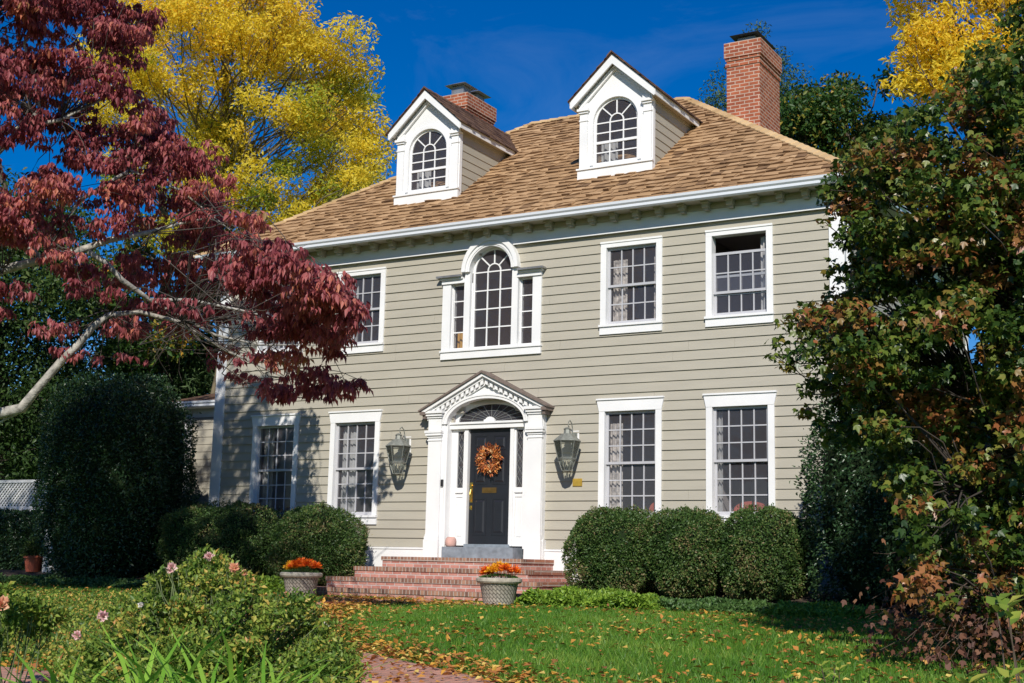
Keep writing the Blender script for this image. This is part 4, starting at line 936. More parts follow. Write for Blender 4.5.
def tree(name, label, cat, base, top, cl, nleaf, mat, bark, r0, lsize, aspect=.45, flat=.75, kind='leaf', group=None, cols=None, up=.6, twig=.35):
    base = np.array(base, float); base[2] = float(gz(base[0], base[1])); top = np.array(top, float)
    o = empty(name, base, label, cat, group); cl = np.asarray(cl, float)
    tm = MB(); tp = [np.zeros(3) + (top - base) * t_ + rng.normal(size=3) * r0 * .6 * (t_ > 0) for t_ in np.linspace(0, 1, 8)]; tp[0] = np.array([0, 0, -.2])
    tm.tube(tp, [r0 * (1 - .82 * t_) * (1.25 if t_ == 0 else 1) for t_ in np.linspace(0, 1, 8)], 10)
    for c_ in cl:
        e_ = c_[:3] - base; hgt = max(.25, min(.93, (e_[2] - np.hypot(e_[0] - (top - base)[0] * .5, e_[1] - (top - base)[1] * .5) * .7) / (top[2] - base[2])))
        s_ = np.array(tp[0]) * 0 + (top - base) * hgt; limb(tm, s_, e_, max(.02, r0 * .28 * (1 - hgt * .6)), .012)
        for _ in range(3): limb(tm, e_ * .75 + s_ * .25, e_ + rand_unit(1)[0] * c_[3] * .7, .014, .004, n=3, seg=4)
    tm.build('trunk', bark, o, smooth=True)
    pos, d, idx, r_ = clump_leaves(cl, nleaf, flat)
    Ls = rng.uniform(*lsize, nleaf); n_ = d * .5 + rand_unit(nleaf) + np.array([0, 0, up])
    shade = rng.random(len(cl))[idx] * .45 + rng.random(nleaf) * .55
    if cols is not None: shade = cols(pos, cl[idx, :3], shade)
    leaf_mesh('crown', mat, pos - base, rand_unit(nleaf) + np.array([0, 0, -.25]), n_, Ls, Ls * aspect, rnd=shade, parent=o, kind=kind)
    return o
def px_clumps(L_): return [(*at(u, v, d), r_) for (u, v, d, r_) in L_]
def fill(u0, u1, v0, v1, d0, d1, r0, r1, n, inside, seed=0):
    r2 = np.random.default_rng(seed); o = []; tries = 0
    while len(o) < n and tries < 20000:
        tries += 1; u, v = r2.uniform(u0, u1), r2.uniform(v0, v1)
        if inside(u, v): o.append((u, v, r2.uniform(d0, d1), r2.uniform(r0, r1)))
    return px_clumps(o)
# yellow hickory behind the left of the house
def in_y(u, v):
    e = ((u - 235) / 140) ** 2 + ((v - 120) / 165) ** 2
    return e < 1 and not (u > 350 and v < 60) and not (u < 140 and v > 190) and not (u > 300 and v < (u - 300) * .75 - 5)
cl = fill(60, 385, -70, 250, 36, 43, .45, .95, 170, in_y, 2) + px_clumps([(335, 60, 38, .55), (345, 85, 38, .7), (368, 120, 38, .7), (372, 150, 38, .8), (362, 178, 38, .7), (340, 195, 38, .9), (330, 210, 39, .9), (300, 225, 39, .9), (375, 165, 37, .4), (355, 100, 38, .5), (150, 10, 38, 1.3), (120, 60, 39, 1.5), (230, 15, 39, 1.2), (285, 20, 39, .9), (270, 50, 38, 1.3)])
b0 = at(215, 560, 40)
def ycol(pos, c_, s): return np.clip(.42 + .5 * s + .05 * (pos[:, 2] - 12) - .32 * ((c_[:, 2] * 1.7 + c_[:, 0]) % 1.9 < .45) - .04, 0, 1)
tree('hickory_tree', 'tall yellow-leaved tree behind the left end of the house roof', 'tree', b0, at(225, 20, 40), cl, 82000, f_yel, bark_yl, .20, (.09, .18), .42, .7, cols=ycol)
# yellow tree top right
def in_r(u, v): return v < 130 and (u - 998) ** 2 / 112 ** 2 + (v - 20) ** 2 / 110 ** 2 < 1
cl = fill(885, 1110, -80, 130, 30, 34, .5, .9, 70, in_r, 3) + px_clumps([(915, 35, 31, .4), (905, 60, 31, .45), (897, 85, 31, .4), (950, 10, 31, .5), (925, 78, 31, .7), (945, 92, 31, .7), (970, 95, 31, .8)])
tree('ash_tree', 'bright golden tree rising behind the viburnum at top right', 'tree', at(1010, 560, 32), at(1000, -40, 32), cl, 26000, f_yel, bark_dk, .25, (.13, .22), .34, .7, cols=lambda p_, c_, s: .5 + .5 * s)
# green and orange tree behind the right of the roof
def in_g(u, v): return 780 < u < 900 and v > 82 + max(0, (805 - u)) * 1.1 + 9 * math.sin(u / 9) and v < 240
cl = fill(785, 900, 80, 240, 33, 36, .5, .9, 60, in_g, 4)
tree('cherry_tree', 'green tree with orange-tipped leaves beyond the right end of the roof', 'tree', at(850, 560, 35), at(850, 110, 35), cl, 34000, f_org, bark_dk, .2, (.10, .18), .5, .8, cols=lambda p_, c_, s: np.clip(s * .72 + .35 * (c_[:, 2] > 9.5) * (rng.random(len(s)) < .3), 0, 1))
# airy tree behind the chimney
cl = px_clumps([(722, 95, 48, .9), (715, 118, 48, 1.), (725, 125, 48, 1.2), (790, 85, 48, 1.), (785, 105, 48, 1.3), (792, 120, 48, 1.4), (775, 75, 49, .8), (750, 60, 50, 1.), (750, 90, 50, 1.8), (800, 140, 48, 1.4), (770, 130, 49, 2.), (735, 150, 49, 2.), (758, 32, 50, .5), (800, 105, 48, .5), (780, 55, 49, .5)])
tree('birch_tree', 'airy green tree seen behind the right chimney', 'tree', at(760, 580, 49), at(758, 60, 49), cl, 11000, f_con, bark_dk, .2, (.10, .2), .3, .9)
# evergreens on the left background
def in_p(u, v): return ((u - 130) / 95) ** 2 + ((v - 400) / 62) ** 2 < 1
tree('pine_tree', 'bluish green pine behind the tall holly block', 'tree', at(130, 590, 46), at(130, 350, 46), fill(40, 230, 340, 470, 43, 47, .9, 1.5, 40, in_p, 5), 26000, f_con, bark_dk, .3, (.22, .4), .12, .6)
def in_l(u, v): return u < 75 - (v - 300) * .0 and v > 190
tree('oak_tree', 'big dark green tree behind the dogwood at the far left edge', 'tree', at(-10, 580, 40), at(0, 150, 40), fill(-110, 95, 150, 470, 37, 42, 1.2, 2.0, 60, lambda u, v: ((u + 15) / 100) ** 2 + ((v - 330) / 175) ** 2 < 1, 6), 60000, f_grn, bark_dk, .35, (.11, .2), .5, .75)
tree('maple_tree', 'olive green tree with a dark trunk between the dogwood and the holly block', 'tree', at(158, 590, 44), at(160, 120, 44), fill(95, 215, 250, 370, 42, 46, .7, 1.1, 16, lambda u, v: True, 7), 9000, f_org, bark_dk, .42, (.16, .28), .5, .75)
for i, (u, d, hh) in enumerate([(-60, 62, 5.0), (20, 66, 4.2), (100, 70, 5.2), (185, 66, 4.6)]):
    c0 = at(u, 560, d); cl = [(c0[0] + rng.normal() * 2, c0[1] + rng.normal() * 2, .5 + rng.random() * hh, rng.uniform(1.2, 2)) for _ in range(26)]
    tree('distant_tree', ['leftmost dark green tree far behind the lattice fence', 'low green tree far behind the lattice fence, second from the left', 'dark green tree far behind the pine', 'dark green tree far behind the side wing'][i], 'tree', c0, (c0[0], c0[1], hh), cl, 12000, f_grn, bark_dk, .2, (.2, .36), .5, .8, group='trees far beyond the fence')

# ---- red dogwood
dbase = at(-75, 560, 20.5); dbase[2] = float(gz(dbase[0], dbase[1]))
dg = empty('dogwood_tree', dbase, 'spreading dogwood with wine-red drooping leaves and pale limbs at left', 'tree')
CT = []   # (u, v, dist, radius m)
edge = [(-60, 150), (0, 150), (40, 158), (70, 150), (88, 130), (110, 165), (130, 190), (160, 225), (190, 250), (215, 262), (240, 285), (262, 335), (285, 352), (300, 360), (320, 355), (340, 335), (355, 330), (362, 335), (375, 370), (390, 366), (402, 330), (412, 215)]
ev = np.array([e[0] for e in edge], float); eu = np.array([e[1] for e in edge], float)
def depth_at(u): return np.interp(u, [-150, 0, 150, 250, 370], [19.0, 19.8, 20.6, 21.2, 22.0])
r2 = np.random.default_rng(21)
while len(CT) < 360:
    u, v = r2.uniform(-150, 370), r2.uniform(-60, 412)
    if u > np.interp(v, ev, eu) - 10: continue
    # open understorey lower left where sky and limbs show
    if v > 330 and u < 195: continue
    if 250 < v < 330 and u < 110 and r2.random() < .72: continue
    if 210 < v < 262 and u < 170 and r2.random() < .55: continue
    if v > 320 and 195 < u < 240 and r2.random() < .6: continue
    if 338 < v < 368 and 225 < u < 370 and r2.random() < .85: continue
    if v > 372 and r2.random() < .55: continue
    if 120 < v < 210 and u < 120 and r2.random() < .35: continue
    CT.append((u, v, depth_at(u) + r2.uniform(-1.3, 1.3), r2.uniform(.24, .43)))
CT += [(225, 240, 21.2, .4), (245, 235, 21.2, .38), (262, 250, 21.3, .35), (215, 262, 21.2, .4), (278, 262, 21.4, .3), (240, 262, 21.3, .4), (250, 215, 21, .25), (330, 352, 22, .15), (200, 225, 21, .4)]
CT += [(100, 20, 20, .45), (135, 30, 20, .3), (150, 15, 20, .2), (70, 5, 20, .5), (130, 62, 20.3, .3), (128, 90, 20.3, .2), (300, 300, 21.6, .3), (325, 300, 21.7, .28), (345, 306, 21.8, .24), (352, 308, 21.9, .16), (360, 380, 22, .13), (340, 378, 22, .18), (320, 390, 21.9, .28), (295, 392, 21.8, .3), (270, 385, 21.7, .3), (240, 375, 21.4, .28), (225, 350, 21.2, .28), (250, 355, 21.4, .24), (205, 280, 21, .35),
       (65, 268, 20, .22), (85, 288, 20, .25), (110, 292, 20, .22), (70, 330, 20, .16), (60, 350, 20, .2), (85, 356, 20, .2), (100, 358, 20.1, .17), (125, 356, 20.2, .16), (150, 362, 20.3, .12), (70, 322, 20.2, .15), (172, 320, 20.5, .14)]
sdir = np.array(SD)
def shades_front(q):          # would this clump shade the sunny part of the front, the round boxwood or the steps?
    for yp in (0., -1.6):
        t_ = (q[1] - yp) / sdir[1]; w_ = q - sdir * t_
        if t_ > 0 and -.9 < w_[2] < 5.8 and w_[0] > -4.25: return True
    t_ = (q[2] + .7) / sdir[2]; w_ = q - sdir * t_
    if w_[1] > -3.6 and w_[0] > -4.0: return True
    return False
cl = []
for (u, v, dd, r_) in CT:
    best = at(u, v, dd)
    if r2.random() < .55 and u < 300:
        got = False
        for off in (.6, 1.4, 2.2, 3.0):
            q = at(u, v, dd + off); t_ = q[1] / sdir[1]; w_ = q - sdir * t_
            if q[1] < -1.0 and -6.9 < w_[0] < -4.3 and 0 < w_[2] < 3.6: cl.append((*q, r_)); got = True; break
        if got: continue
    for off in (0, .7, -.7, 1.4, -1.4, -2.1, 2.1, -2.8, 2.8, -3.5, -4.2, -5., -6.):
        q = at(u, v, dd + off)
        if q[1] < -.9 and not shades_front(q): best = q; break
    cl.append((*best, r_))
cl = np.array(cl)
clo = [at(r2.uniform(-620, -130), r2.uniform(-330, 330), r2.uniform(18, 22.5)) for _ in range(260)] + [at(r2.uniform(-130, 120), r2.uniform(-330, -50), r2.uniform(18.5, 22)) for _ in range(35)]
clo = [q for q in clo if not shades_front(q)]
clo = np.array([(*q, r2.uniform(.45, .7)) for q in clo])
wpos, _, idx, _ = clump_leaves(cl, 10500, .5); wp2, _, i2, _ = clump_leaves(clo, 9000, .6); wpos = np.vstack([wpos, wp2]); idx = np.concatenate([idx, i2 + len(cl)]); cl = np.vstack([cl, clo])
K = 7; P = np.repeat(wpos, K, 0); n = len(P); th = rng.random(n) * 6.283
D = np.stack([np.cos(th) * .55, np.sin(th) * .55, -rng.uniform(.35, 1.5, n)], 1); P = P + np.stack([np.cos(th), np.sin(th), np.zeros(n)], 1) * .02 + rng.normal(size=(n, 3)) * .012
Nn = np.stack([np.cos(th), np.sin(th), np.full(n, .9)], 1) + rng.normal(size=(n, 3)) * .35
Ls = rng.uniform(.07, .15, n); hue = rng.random(len(cl))[idx]
rn = np.clip(np.repeat(hue * .5, K) + rng.random(n) * .5, 0, 1)
lv = leaf_mesh('crown', f_dog, P - dbase, D, Nn, Ls, Ls * .40, rnd=rn, parent=dg)
tm = MB()
def pl(pts, rads): tm.tube([np.array(at(*q)) - dbase for q in pts], rads, 9, cap=False)
fork = (-72, 440, 20.3)
tm.tube([np.array([0, 0, -.3]), (at(-74, 500, 20.4) - dbase), (at(*fork) - dbase), (at(-70, 340, 20.2) - dbase), (at(-50, 240, 20) - dbase), (at(-30, 120, 20) - dbase), (at(-10, 20, 20) - dbase)], [.19, .16, .14, .11, .09, .06, .025], 10)
pl([fork, (-30, 415, 20), (2, 413, 19.9), (22, 408, 19.9), (38, 388, 19.9), (62, 360, 20), (78, 345, 20), (92, 328, 20.1), (108, 315, 20.2), (140, 312, 20.4), (180, 322, 20.7), (225, 350, 21.2), (285, 378, 21.6)], [.11, .095, .085, .08, .062, .06, .058, .052, .045, .035, .03, .022, .010])
pl([(22, 409, 19.9), (15, 414, 19.9), (-5, 425, 20)], [.05, .03, .01])
pl([(-60, 290, 20.1), (-20, 278, 19.9), (2, 270, 19.8), (40, 260, 19.9), (75, 252, 20), (110, 240, 20.2), (150, 232, 20.5), (175, 225, 20.7), (220, 215, 21)], [.09, .08, .07, .062, .055, .048, .035, .025, .008])
pl([(88, 252, 20), (105, 262, 20.1), (122, 280, 20.2), (150, 300, 20.5), (190, 300, 20.9), (240, 310, 21.2), (300, 325, 21.5)], [.045, .045, .042, .035, .026, .018, .008])
pl([(-45, 230, 20), (-5, 195, 19.8), (5, 215, 19.8), (30, 248, 19.9), (45, 262, 19.9)], [.07, .055, .055, .045, .03])
pl([(-40, 190, 20), (0, 150, 19.9), (40, 110, 19.9), (35, 80, 19.9), (24, 45, 20), (40, 0, 20)], [.06, .05, .035, .03, .02, .01])
pl([(-35, 150, 20), (10, 130, 20), (60, 120, 20), (100, 100, 20.2), (125, 70, 20.3)], [.05, .04, .03, .02, .008])
pl([(40, 260, 20), (80, 200, 20.2), (130, 170, 20.4), (180, 190, 20.6), (230, 230, 21)], [.04, .035, .03, .02, .008])
pl([(150, 300, 20.5), (215, 335, 21), (260, 345, 21.4), (350, 345, 22)], [.03, .022, .014, .005])
anch = np.array([at(*q) for q in [(-50, 240, 20), (2, 270, 19.8), (75, 252, 20), (150, 232, 20.5), (108, 315, 20.2), (180, 322, 20.7), (240, 310, 21.2), (60, 120, 20), (30, 110, 19.9), (130, 170, 20.4), (200, 205, 20.8), (225, 350, 21.2), (285, 378, 21.6), (-30, 120, 20), (-40, 20, 20)]])
tm.build('trunk', bark_dog, dg, smooth=True)
tm = MB()
for c_ in cl:
    j = np.argmin(np.linalg.norm(anch - c_[:3], axis=1)); a0 = anch[j] + (c_[:3] - anch[j]) * .04; limb(tm, a0 - dbase, c_[:3] - dbase, .010, .004, .15, 6, 5)
    for _ in range(4): limb(tm, c_[:3] - dbase, c_[:3] - dbase + rand_unit(1)[0] * c_[3] * np.array([1.1, 1.1, .5]), .004, .002, .15, 3, 4)
for _ in range(26):
    a0 = at(rng.uniform(70, 240), rng.uniform(320, 392), 20.6 + rng.random()); limb(tm, anch[rng.choice([4, 5, 11])] - dbase, a0 - dbase, .007, .003, .15, 5, 4)
tm.build('twigs', bark_tw, dg, smooth=True)

# ---- big viburnum on the right
vb0 = ground_at(985, 676); 
VB = empty('viburnum_shrub', vb0, 'huge viburnum with green and bronze lobed leaves filling the right side', 'shrub')
vedge = [(-40, 1020), (30, 1000), (60, 970), (90, 935), (112, 898), (130, 868), (150, 845), (180, 826), (215, 832), (240, 845), (290, 845), (308, 790), (330, 772), (350, 775), (380, 790), (400, 812), (420, 810), (440, 830), (470, 880), (540, 905), (600, 915), (655, 935)]
vv = np.array([e[0] for e in vedge], float); vu = np.array([e[1] for e in vedge], float)
CT = []; r2 = np.random.default_rng(31)
while len(CT) < 600:
    u, v = r2.uniform(765, 1130), r2.uniform(-20, 655)
    lim = np.interp(v, vv, vu) + 14
    if u < lim: continue
    if v < 60 + 60 * r2.random() and u < 940: continue
    back = max(0, 1 - (u - lim) / 160)
    CT.append((u, v, 12.4 + r2.uniform(-1.0, 1.6) + back * .8, r2.uniform(.17, .32)))
CT += [(r2.uniform(905, 1060), r2.uniform(500, 625), r2.uniform(11.3, 12.2), .17) for _ in range(46)]
CT += [(u_, v_, 13.6, .2) for u_, v_ in [(848, 176), (856, 190), (862, 215), (858, 240), (866, 262), (872, 285), (860, 295), (880, 250), (885, 228), (852, 165), (843, 178), (855, 275), (842, 268), (870, 200), (838, 325), (846, 345), (836, 372), (850, 390), (840, 405), (858, 330), (862, 370), (828, 390), (870, 350), (856, 420)]]
CT += [(830, 190, 13.5, .16), (845, 205, 13.5, .2), (825, 222, 13.5, .1), (838, 240, 13.5, .14), (778, 342, 13.6, .12), (790, 322, 13.5, .16), (812, 312, 13.4, .18), (835, 315, 13.4, .2), (800, 350, 13.3, .2), (812, 385, 13.4, .18), (805, 410, 13.4, .12), (820, 425, 13.4, .14), (808, 395, 13.4, .08), (790, 365, 13.4, .12), (775, 355, 13.5, .1)]
cl = np.array(px_clumps(CT)); n = 80000; pos, d, idx, r_ = clump_leaves(cl, n, .6)
wind = rng.normal(size=(n, 3)) * .5; D = rand_unit(n) * .8 + np.array([0, 0, -.45]) + (-FW * .25); Nn = rand_unit(n) * .75 + np.array([0, -.2, .9]); Ls = rng.uniform(.04, .10, n)
hue = (rng.random(len(cl)) ** 1.3)[idx] * .55 + rng.random(n) * .45; hue = np.clip(hue + .10 * (pos[:, 2] > 1.2) * rng.random(n) + .30 * (pos[:, 2] < .1) * rng.random(n), 0, 1)
leaf_mesh('foliage', f_vib, pos - vb0, D, Nn, Ls, Ls * .78, kind='maple', rnd=hue, parent=VB)
tm = MB(); st_ = []
for k in range(7):
    a = k * .9; A = np.array([.28 * math.cos(a), .28 * math.sin(a), -.1]); e_ = cl[rng.integers(len(cl))][:3] - vb0; mid_ = e_ * np.array([.45, .45, .55]) + np.array([.1, 1.1, 0]); P_ = limb(tm, A + np.array([0, 1.1, 0]), mid_, .010, .007, .10); st_.append(mid_); st_.append(mid_ * .6)
st_ = np.array(st_)
for c_ in cl:
    e_ = c_[:3] - vb0; j = np.argmin(np.linalg.norm(st_ - e_, axis=1)); limb(tm, st_[j], e_, .012, .004, .12, 5, 5)
tm.build('stems', bark_vd, VB, smooth=True)
# dry low branches with withered leaves (the viburnum's lower skirt)
dm = MB(); tips = []
root = at(1000, 560, 12.2) - vb0
for (u, v, dd) in [(945, 620, 11.6), (930, 655, 11.3), (905, 640, 11.5), (880, 650, 11.7), (890, 628, 11.9), (965, 665, 11.2), (940, 668, 11.1), (985, 640, 11.2), (1010, 650, 11.3), (870, 618, 12.2), (915, 610, 11.9), (960, 600, 11.8), (1000, 610, 11.6), (1030, 630, 11.5), (925, 590, 12.2), (890, 600, 12.2), (1015, 590, 11.7), (975, 580, 12), (945, 575, 12.2), (900, 575, 12.4), (980, 625, 11.5), (870, 600, 12.4)]:
    e_ = at(u, v, dd) - vb0; m_ = (root + e_) / 2 + np.array([0, 0, .12]) + rng.normal(size=3) * .06
    limb(dm, root + rng.normal(size=3) * .1, m_, .007, .005, .12, 4, 5); limb(dm, m_, e_, .005, .0025, .15, 5, 5); tips.append(e_)
    for _ in range(3): q = e_ + rng.normal(size=3) * .12; limb(dm, m_ * .4 + e_ * .6, q, .0035, .0015, .2, 4, 4); tips.append(q)
dm.build('dry_branches', twig_m, VB, smooth=True)
tips = np.array(tips); n = 720; idx = rng.integers(len(tips), size=n); pos = tips[idx] * rng.uniform(.7, 1.03, n)[:, None] + rng.normal(size=(n, 3)) * .13
Ls = rng.uniform(.04, .085, n); leaf_mesh('withered_leaves', f_dry, pos, rand_unit(n) + np.array([0, 0, -.7]), rand_unit(n), Ls, Ls * .7, kind='maple', parent=VB, rnd=rng.random(n) ** 1.5)

# ================================================================== FOREGROUND PLANTS
def bush(name, label, cat, cl, n, mat, lsize, aspect=.5, kind='leaf', group=None, up=.5, stems=True, flat=.8, smat=None):
    cl = np.asarray(cl, float); b0 = np.array([cl[:, 0].mean(), cl[:, 1].mean(), 0]); b0[2] = float(gz(b0[0], b0[1])); o = empty(name, b0, label, cat, group)
    pos, d, idx, r_ = clump_leaves(cl, n, flat); Ls = rng.uniform(*lsize, n); pos[:, 2] = np.maximum(pos[:, 2], gz(pos[:, 0], pos[:, 1]) + .02)
    hue = rng.random(len(cl))[idx] * .4 + rng.random(n) * .6
    leaf_mesh('foliage', mat, pos - b0, rand_unit(n) + np.array([0, 0, .25]), rand_unit(n) * .8 + np.array([0, -.1, up]), Ls, Ls * aspect, kind=kind, rnd=hue, parent=o)
    sm = MB()
    for c_ in cl:
        A = np.array([b0[0] * .6 + c_[0] * .4, b0[1] * .6 + c_[1] * .4, 0]) - b0 * np.array([1, 1, 0]); A[2] = float(gz(A[0] + b0[0], A[1] + b0[1])) - b0[2] - .03
        limb(sm, A, c_[:3] - b0 + np.array([0, 0, c_[3] * .5]), .006, .003, .08, 5, 5)
        for _ in range(2): limb(sm, (c_[:3] - b0) * .7 + A * .3, c_[:3] - b0 + rand_unit(1)[0] * c_[3], .005, .002, .1, 3, 4)
    sm.build('stems', smat or bark_grn, o, smooth=True); return o
# rose bush: two masses, tall part and spreading part
def rose_in(u, v):
    top = np.interp(u, [60, 90, 120, 135, 150, 165, 195, 215, 235, 260, 290, 315, 335, 352], [665, 640, 610, 596, 588, 572, 556, 550, 566, 580, 582, 600, 626, 655])
    return v > top + 9
r2 = np.random.default_rng(41); CT = []
while len(CT) < 260:
    u, v = r2.uniform(62, 350), r2.uniform(552, 700)
    if rose_in(u, v): CT.append((u, v, 10.4 - (v - 560) / 130 * 1.6 + r2.uniform(-.4, .7), r2.uniform(.08, .15)))
CT += [(u_, v_, 10.1, .10) for u_, v_ in [(205, 560), (215, 564), (198, 568), (225, 572), (210, 575), (190, 576), (236, 584), (170, 580), (180, 585), (250, 588)]]
CT += [(113, 625, 9.9, .07), (130, 605, 10, .07), (155, 580, 10, .07), (165, 572, 10, .06), (172, 566, 10, .05), (218, 556, 10.2, .06), (205, 552, 10.2, .06), (196, 560, 10.2, .07), (226, 572, 10.2, .07)]
bush('rose_bush', 'leafy rose bush with pale pink blooms in the left foreground', 'bush', px_clumps(CT), 34000, f_rose, (.028, .055), .55)
CT = [(u, v, 9.6 + r2.uniform(-.4, .4), .09) for u, v in [(3, 605), (18, 603), (33, 606), (10, 618), (45, 612), (-10, 598), (-20, 612), (25, 618), (2, 592), (58, 616), (-30, 600), (8, 630), (30, 628), (-5, 640), (-20, 630), (45, 626)]]
bush('rose_bush', 'small rose bush with one peach bloom at the left edge', 'bush', px_clumps(CT), 2300, f_rose, (.035, .06), .52)
CT = [(u, v, 11.0 + r2.uniform(-.3, .3), .09) for u, v in [(325, 655), (335, 648), (343, 660), (318, 645), (350, 656), (330, 668), (312, 660), (305, 672), (338, 670)]]
bush('rose_bush', 'low sprawling rose with a white bloom beside the leafy path edge', 'bush', px_clumps(CT), 1100, f_rose, (.03, .05), .5)
def bloom(u, v, d, r_, mat, label):
    r_ = r_ * .85; c0 = at(u, v, d); n = 46; a = rand_unit(n); layer = rng.random(n); face = unit(np.array([[.2, -.8, .5]])); a = unit(a + face * .5)
    tag(leaf_mesh('rose_bloom', mat, c0 + a * r_ * .15, a, a * .2 + rand_unit(n), r_ * rng.uniform(.6, 1., n), r_ * rng.uniform(.6, 1., n)), label, 'flower', 'rose blooms in the foreground')
for u, v, d, r_, mat, lab in [(172, 568, 9.7, .055, f_pink, 'mauve pink rose at the upper left of the big rose bush'), (209, 557, 9.8, .05, f_pink, 'pale pink rose topping the big rose bush'), (234, 568, 9.8, .052, f_peach, 'peach rose right of the topmost pink one'), (103, 616, 9.0, .05, f_pink, 'pale pink bud low on the left flank of the rose bush'), (77, 636, 8.9, .045, f_pink, 'pale pink bud lowest at the left, above the daylily blades'),
                              (2, 605, 9.0, .075, f_peach, 'large peach rose at the very left edge'), (322, 628, 10.0, .06, f_whitep, 'white rose near the path at the right of the bush'), (321, 645, 10.0, .05, f_pink, 'pink and white rose just under the white rose'), (322, 659, 10.0, .045, f_pink, 'mauve rose lowest by the path'), (244, 573, 9.9, .035, f_peach, 'small orange fading rose beside the peach rose'), (287, 595, 10.1, .035, f_peach, 'small orange bloom in front of the left planter'), (141, 605, 9.2, .028, f_whitep, 'small cream bloom in the middle of the rose bush')]:
    bloom(u, v, d, r_, mat, lab)
# daylily blades
def daylily(u0, u1, v, d, nb, label, seed):
    r2 = np.random.default_rng(seed); c0 = at((u0 + u1) / 2, v, d); z0 = float(gz(c0[0], c0[1])); n = int(nb * 1.6)
    us = r2.uniform(u0, u1, n); P = np.array([at(u, v, d + r2.uniform(-.25, .25)) for u in us]); P[:, 2] = gz(P[:, 0], P[:, 1])
    D = np.stack([r2.normal(size=n) * .42, r2.normal(size=n) * .42, np.ones(n)], 1); Ls = r2.uniform(.66, .98, n)
    o = leaf_mesh('daylily', f_lily, P, D, -np.stack([D[:, 0], D[:, 1], np.zeros(n)], 1) * 2 + r2.normal(size=(n, 3)) * .2, Ls, Ls * .03, kind='strap'); tag(o, label, 'plant', 'daylily clumps along the bottom edge')
for (a0, a1, v, d, nb, lab) in [(48, 70, 690, 6.6, 9, 'leftmost bright green daylily clump at the bottom edge'), (90, 150, 690, 6.4, 26, 'wide daylily clump second from the left'), (145, 205, 690, 6.5, 30, 'densest daylily clump in the middle of the bottom left'), (205, 250, 690, 6.7, 22, 'daylily clump below the rose bush centre'), (255, 300, 690, 7.0, 14, 'rightmost daylily clump near the path')]:
    daylily(a0, a1, v, d, nb, lab, int(a0) + 3)
# ground cover strip along the right bed and left
def cover(name, label, poly, n, mat, h, ls, z0=.0):
    P = []; (x0, x1, y0, y1) = poly
    x = rng.uniform(x0, x1, n); y = rng.uniform(y0, y1, n) + .07 * np.sin(x * 3.1) + .05 * np.sin(x * 8); e = np.minimum(1, np.minimum((x - x0), (x1 - x)) / .3) * np.sqrt(np.clip(1 - ((y - (y0 + y1) / 2) / ((y1 - y0) / 2 + .13)) ** 2, 0.05, 1)); hh = h * e * (1 + .28 * np.sin(x * 5.3) * np.cos(y * 6 + x * 2))
    z = gz(x, y) + hh * rng.random(n) ** .35; Ls = rng.uniform(*ls, n)
    o = leaf_mesh(name, mat, np.stack([x, y, z], 1), rand_unit(n) + np.array([0, 0, .2]), rand_unit(n) * .8 + np.array([0, -.3, .8]), Ls, Ls * .55); tag(o, label, 'ground cover', kind='stuff')
cover('pachysandra', 'bright green ground cover between the planter and the boxwoods', (2.35, 4.9, -3.0, -2.3), 19000, f_cover, .24, (.05, .09))
cover('ivy', 'bluish green creeping ground cover in front of the boxwoods', (4.2, 6.6, -2.75, -2.2), 8000, f_cover2, .14, (.04, .08))
cover('ground_cover', 'bright green patch of ground cover before the right holly', (6.5, 8.3, -3.1, -2.3), 8000, f_cover, .16, (.05, .08))
cover('ground_cover', 'green leafy ground cover between the rose bush and left planter', (-3.4, -2.7, -3.3, -2.2), 4500, f_cover, .35, (.05, .09))
cover('ground_cover', 'dark low ground cover along the foot of the left holly', (-12, -5.0, -2.7, -2.1), 9000, f_cover2, .14, (.04, .08))
def weeds(name, label, n, us, vs, mat, ls, h):
    P = np.array([ground_at(u, v) for u, v in zip(rng.uniform(*us, 260), rng.uniform(*vs, 260))]); i = rng.integers(260, size=n); x = P[i, 0] + rng.normal(size=n) * .16; y = P[i, 1] + rng.normal(size=n) * .16
    hh = h * (.35 + .65 * rng.random(260)[i]); z = gz(x, y) + hh * rng.random(n) ** .6; Ls = rng.uniform(*ls, n); ok = ~on_path(x, y, .8)
    o = leaf_mesh(name, mat, np.stack([x, y, z], 1)[ok], (rand_unit(n) + np.array([0, 0, .4]))[ok], (rand_unit(n) * .8 + np.array([0, -.3, .7]))[ok], Ls[ok], Ls[ok] * .5); tag(o, label, 'ground cover', kind='stuff')
weeds('low_plants', 'low leafy plants and turning leaves between the left lawn and the rose bush', 15000, (-30, 150), (596, 664), f_rose, (.035, .065), .17)
weeds('low_plants', 'low green weeds filling the bed at the foot of the rose bush', 9000, (60, 340), (655, 720), f_rose, (.03, .06), .2)
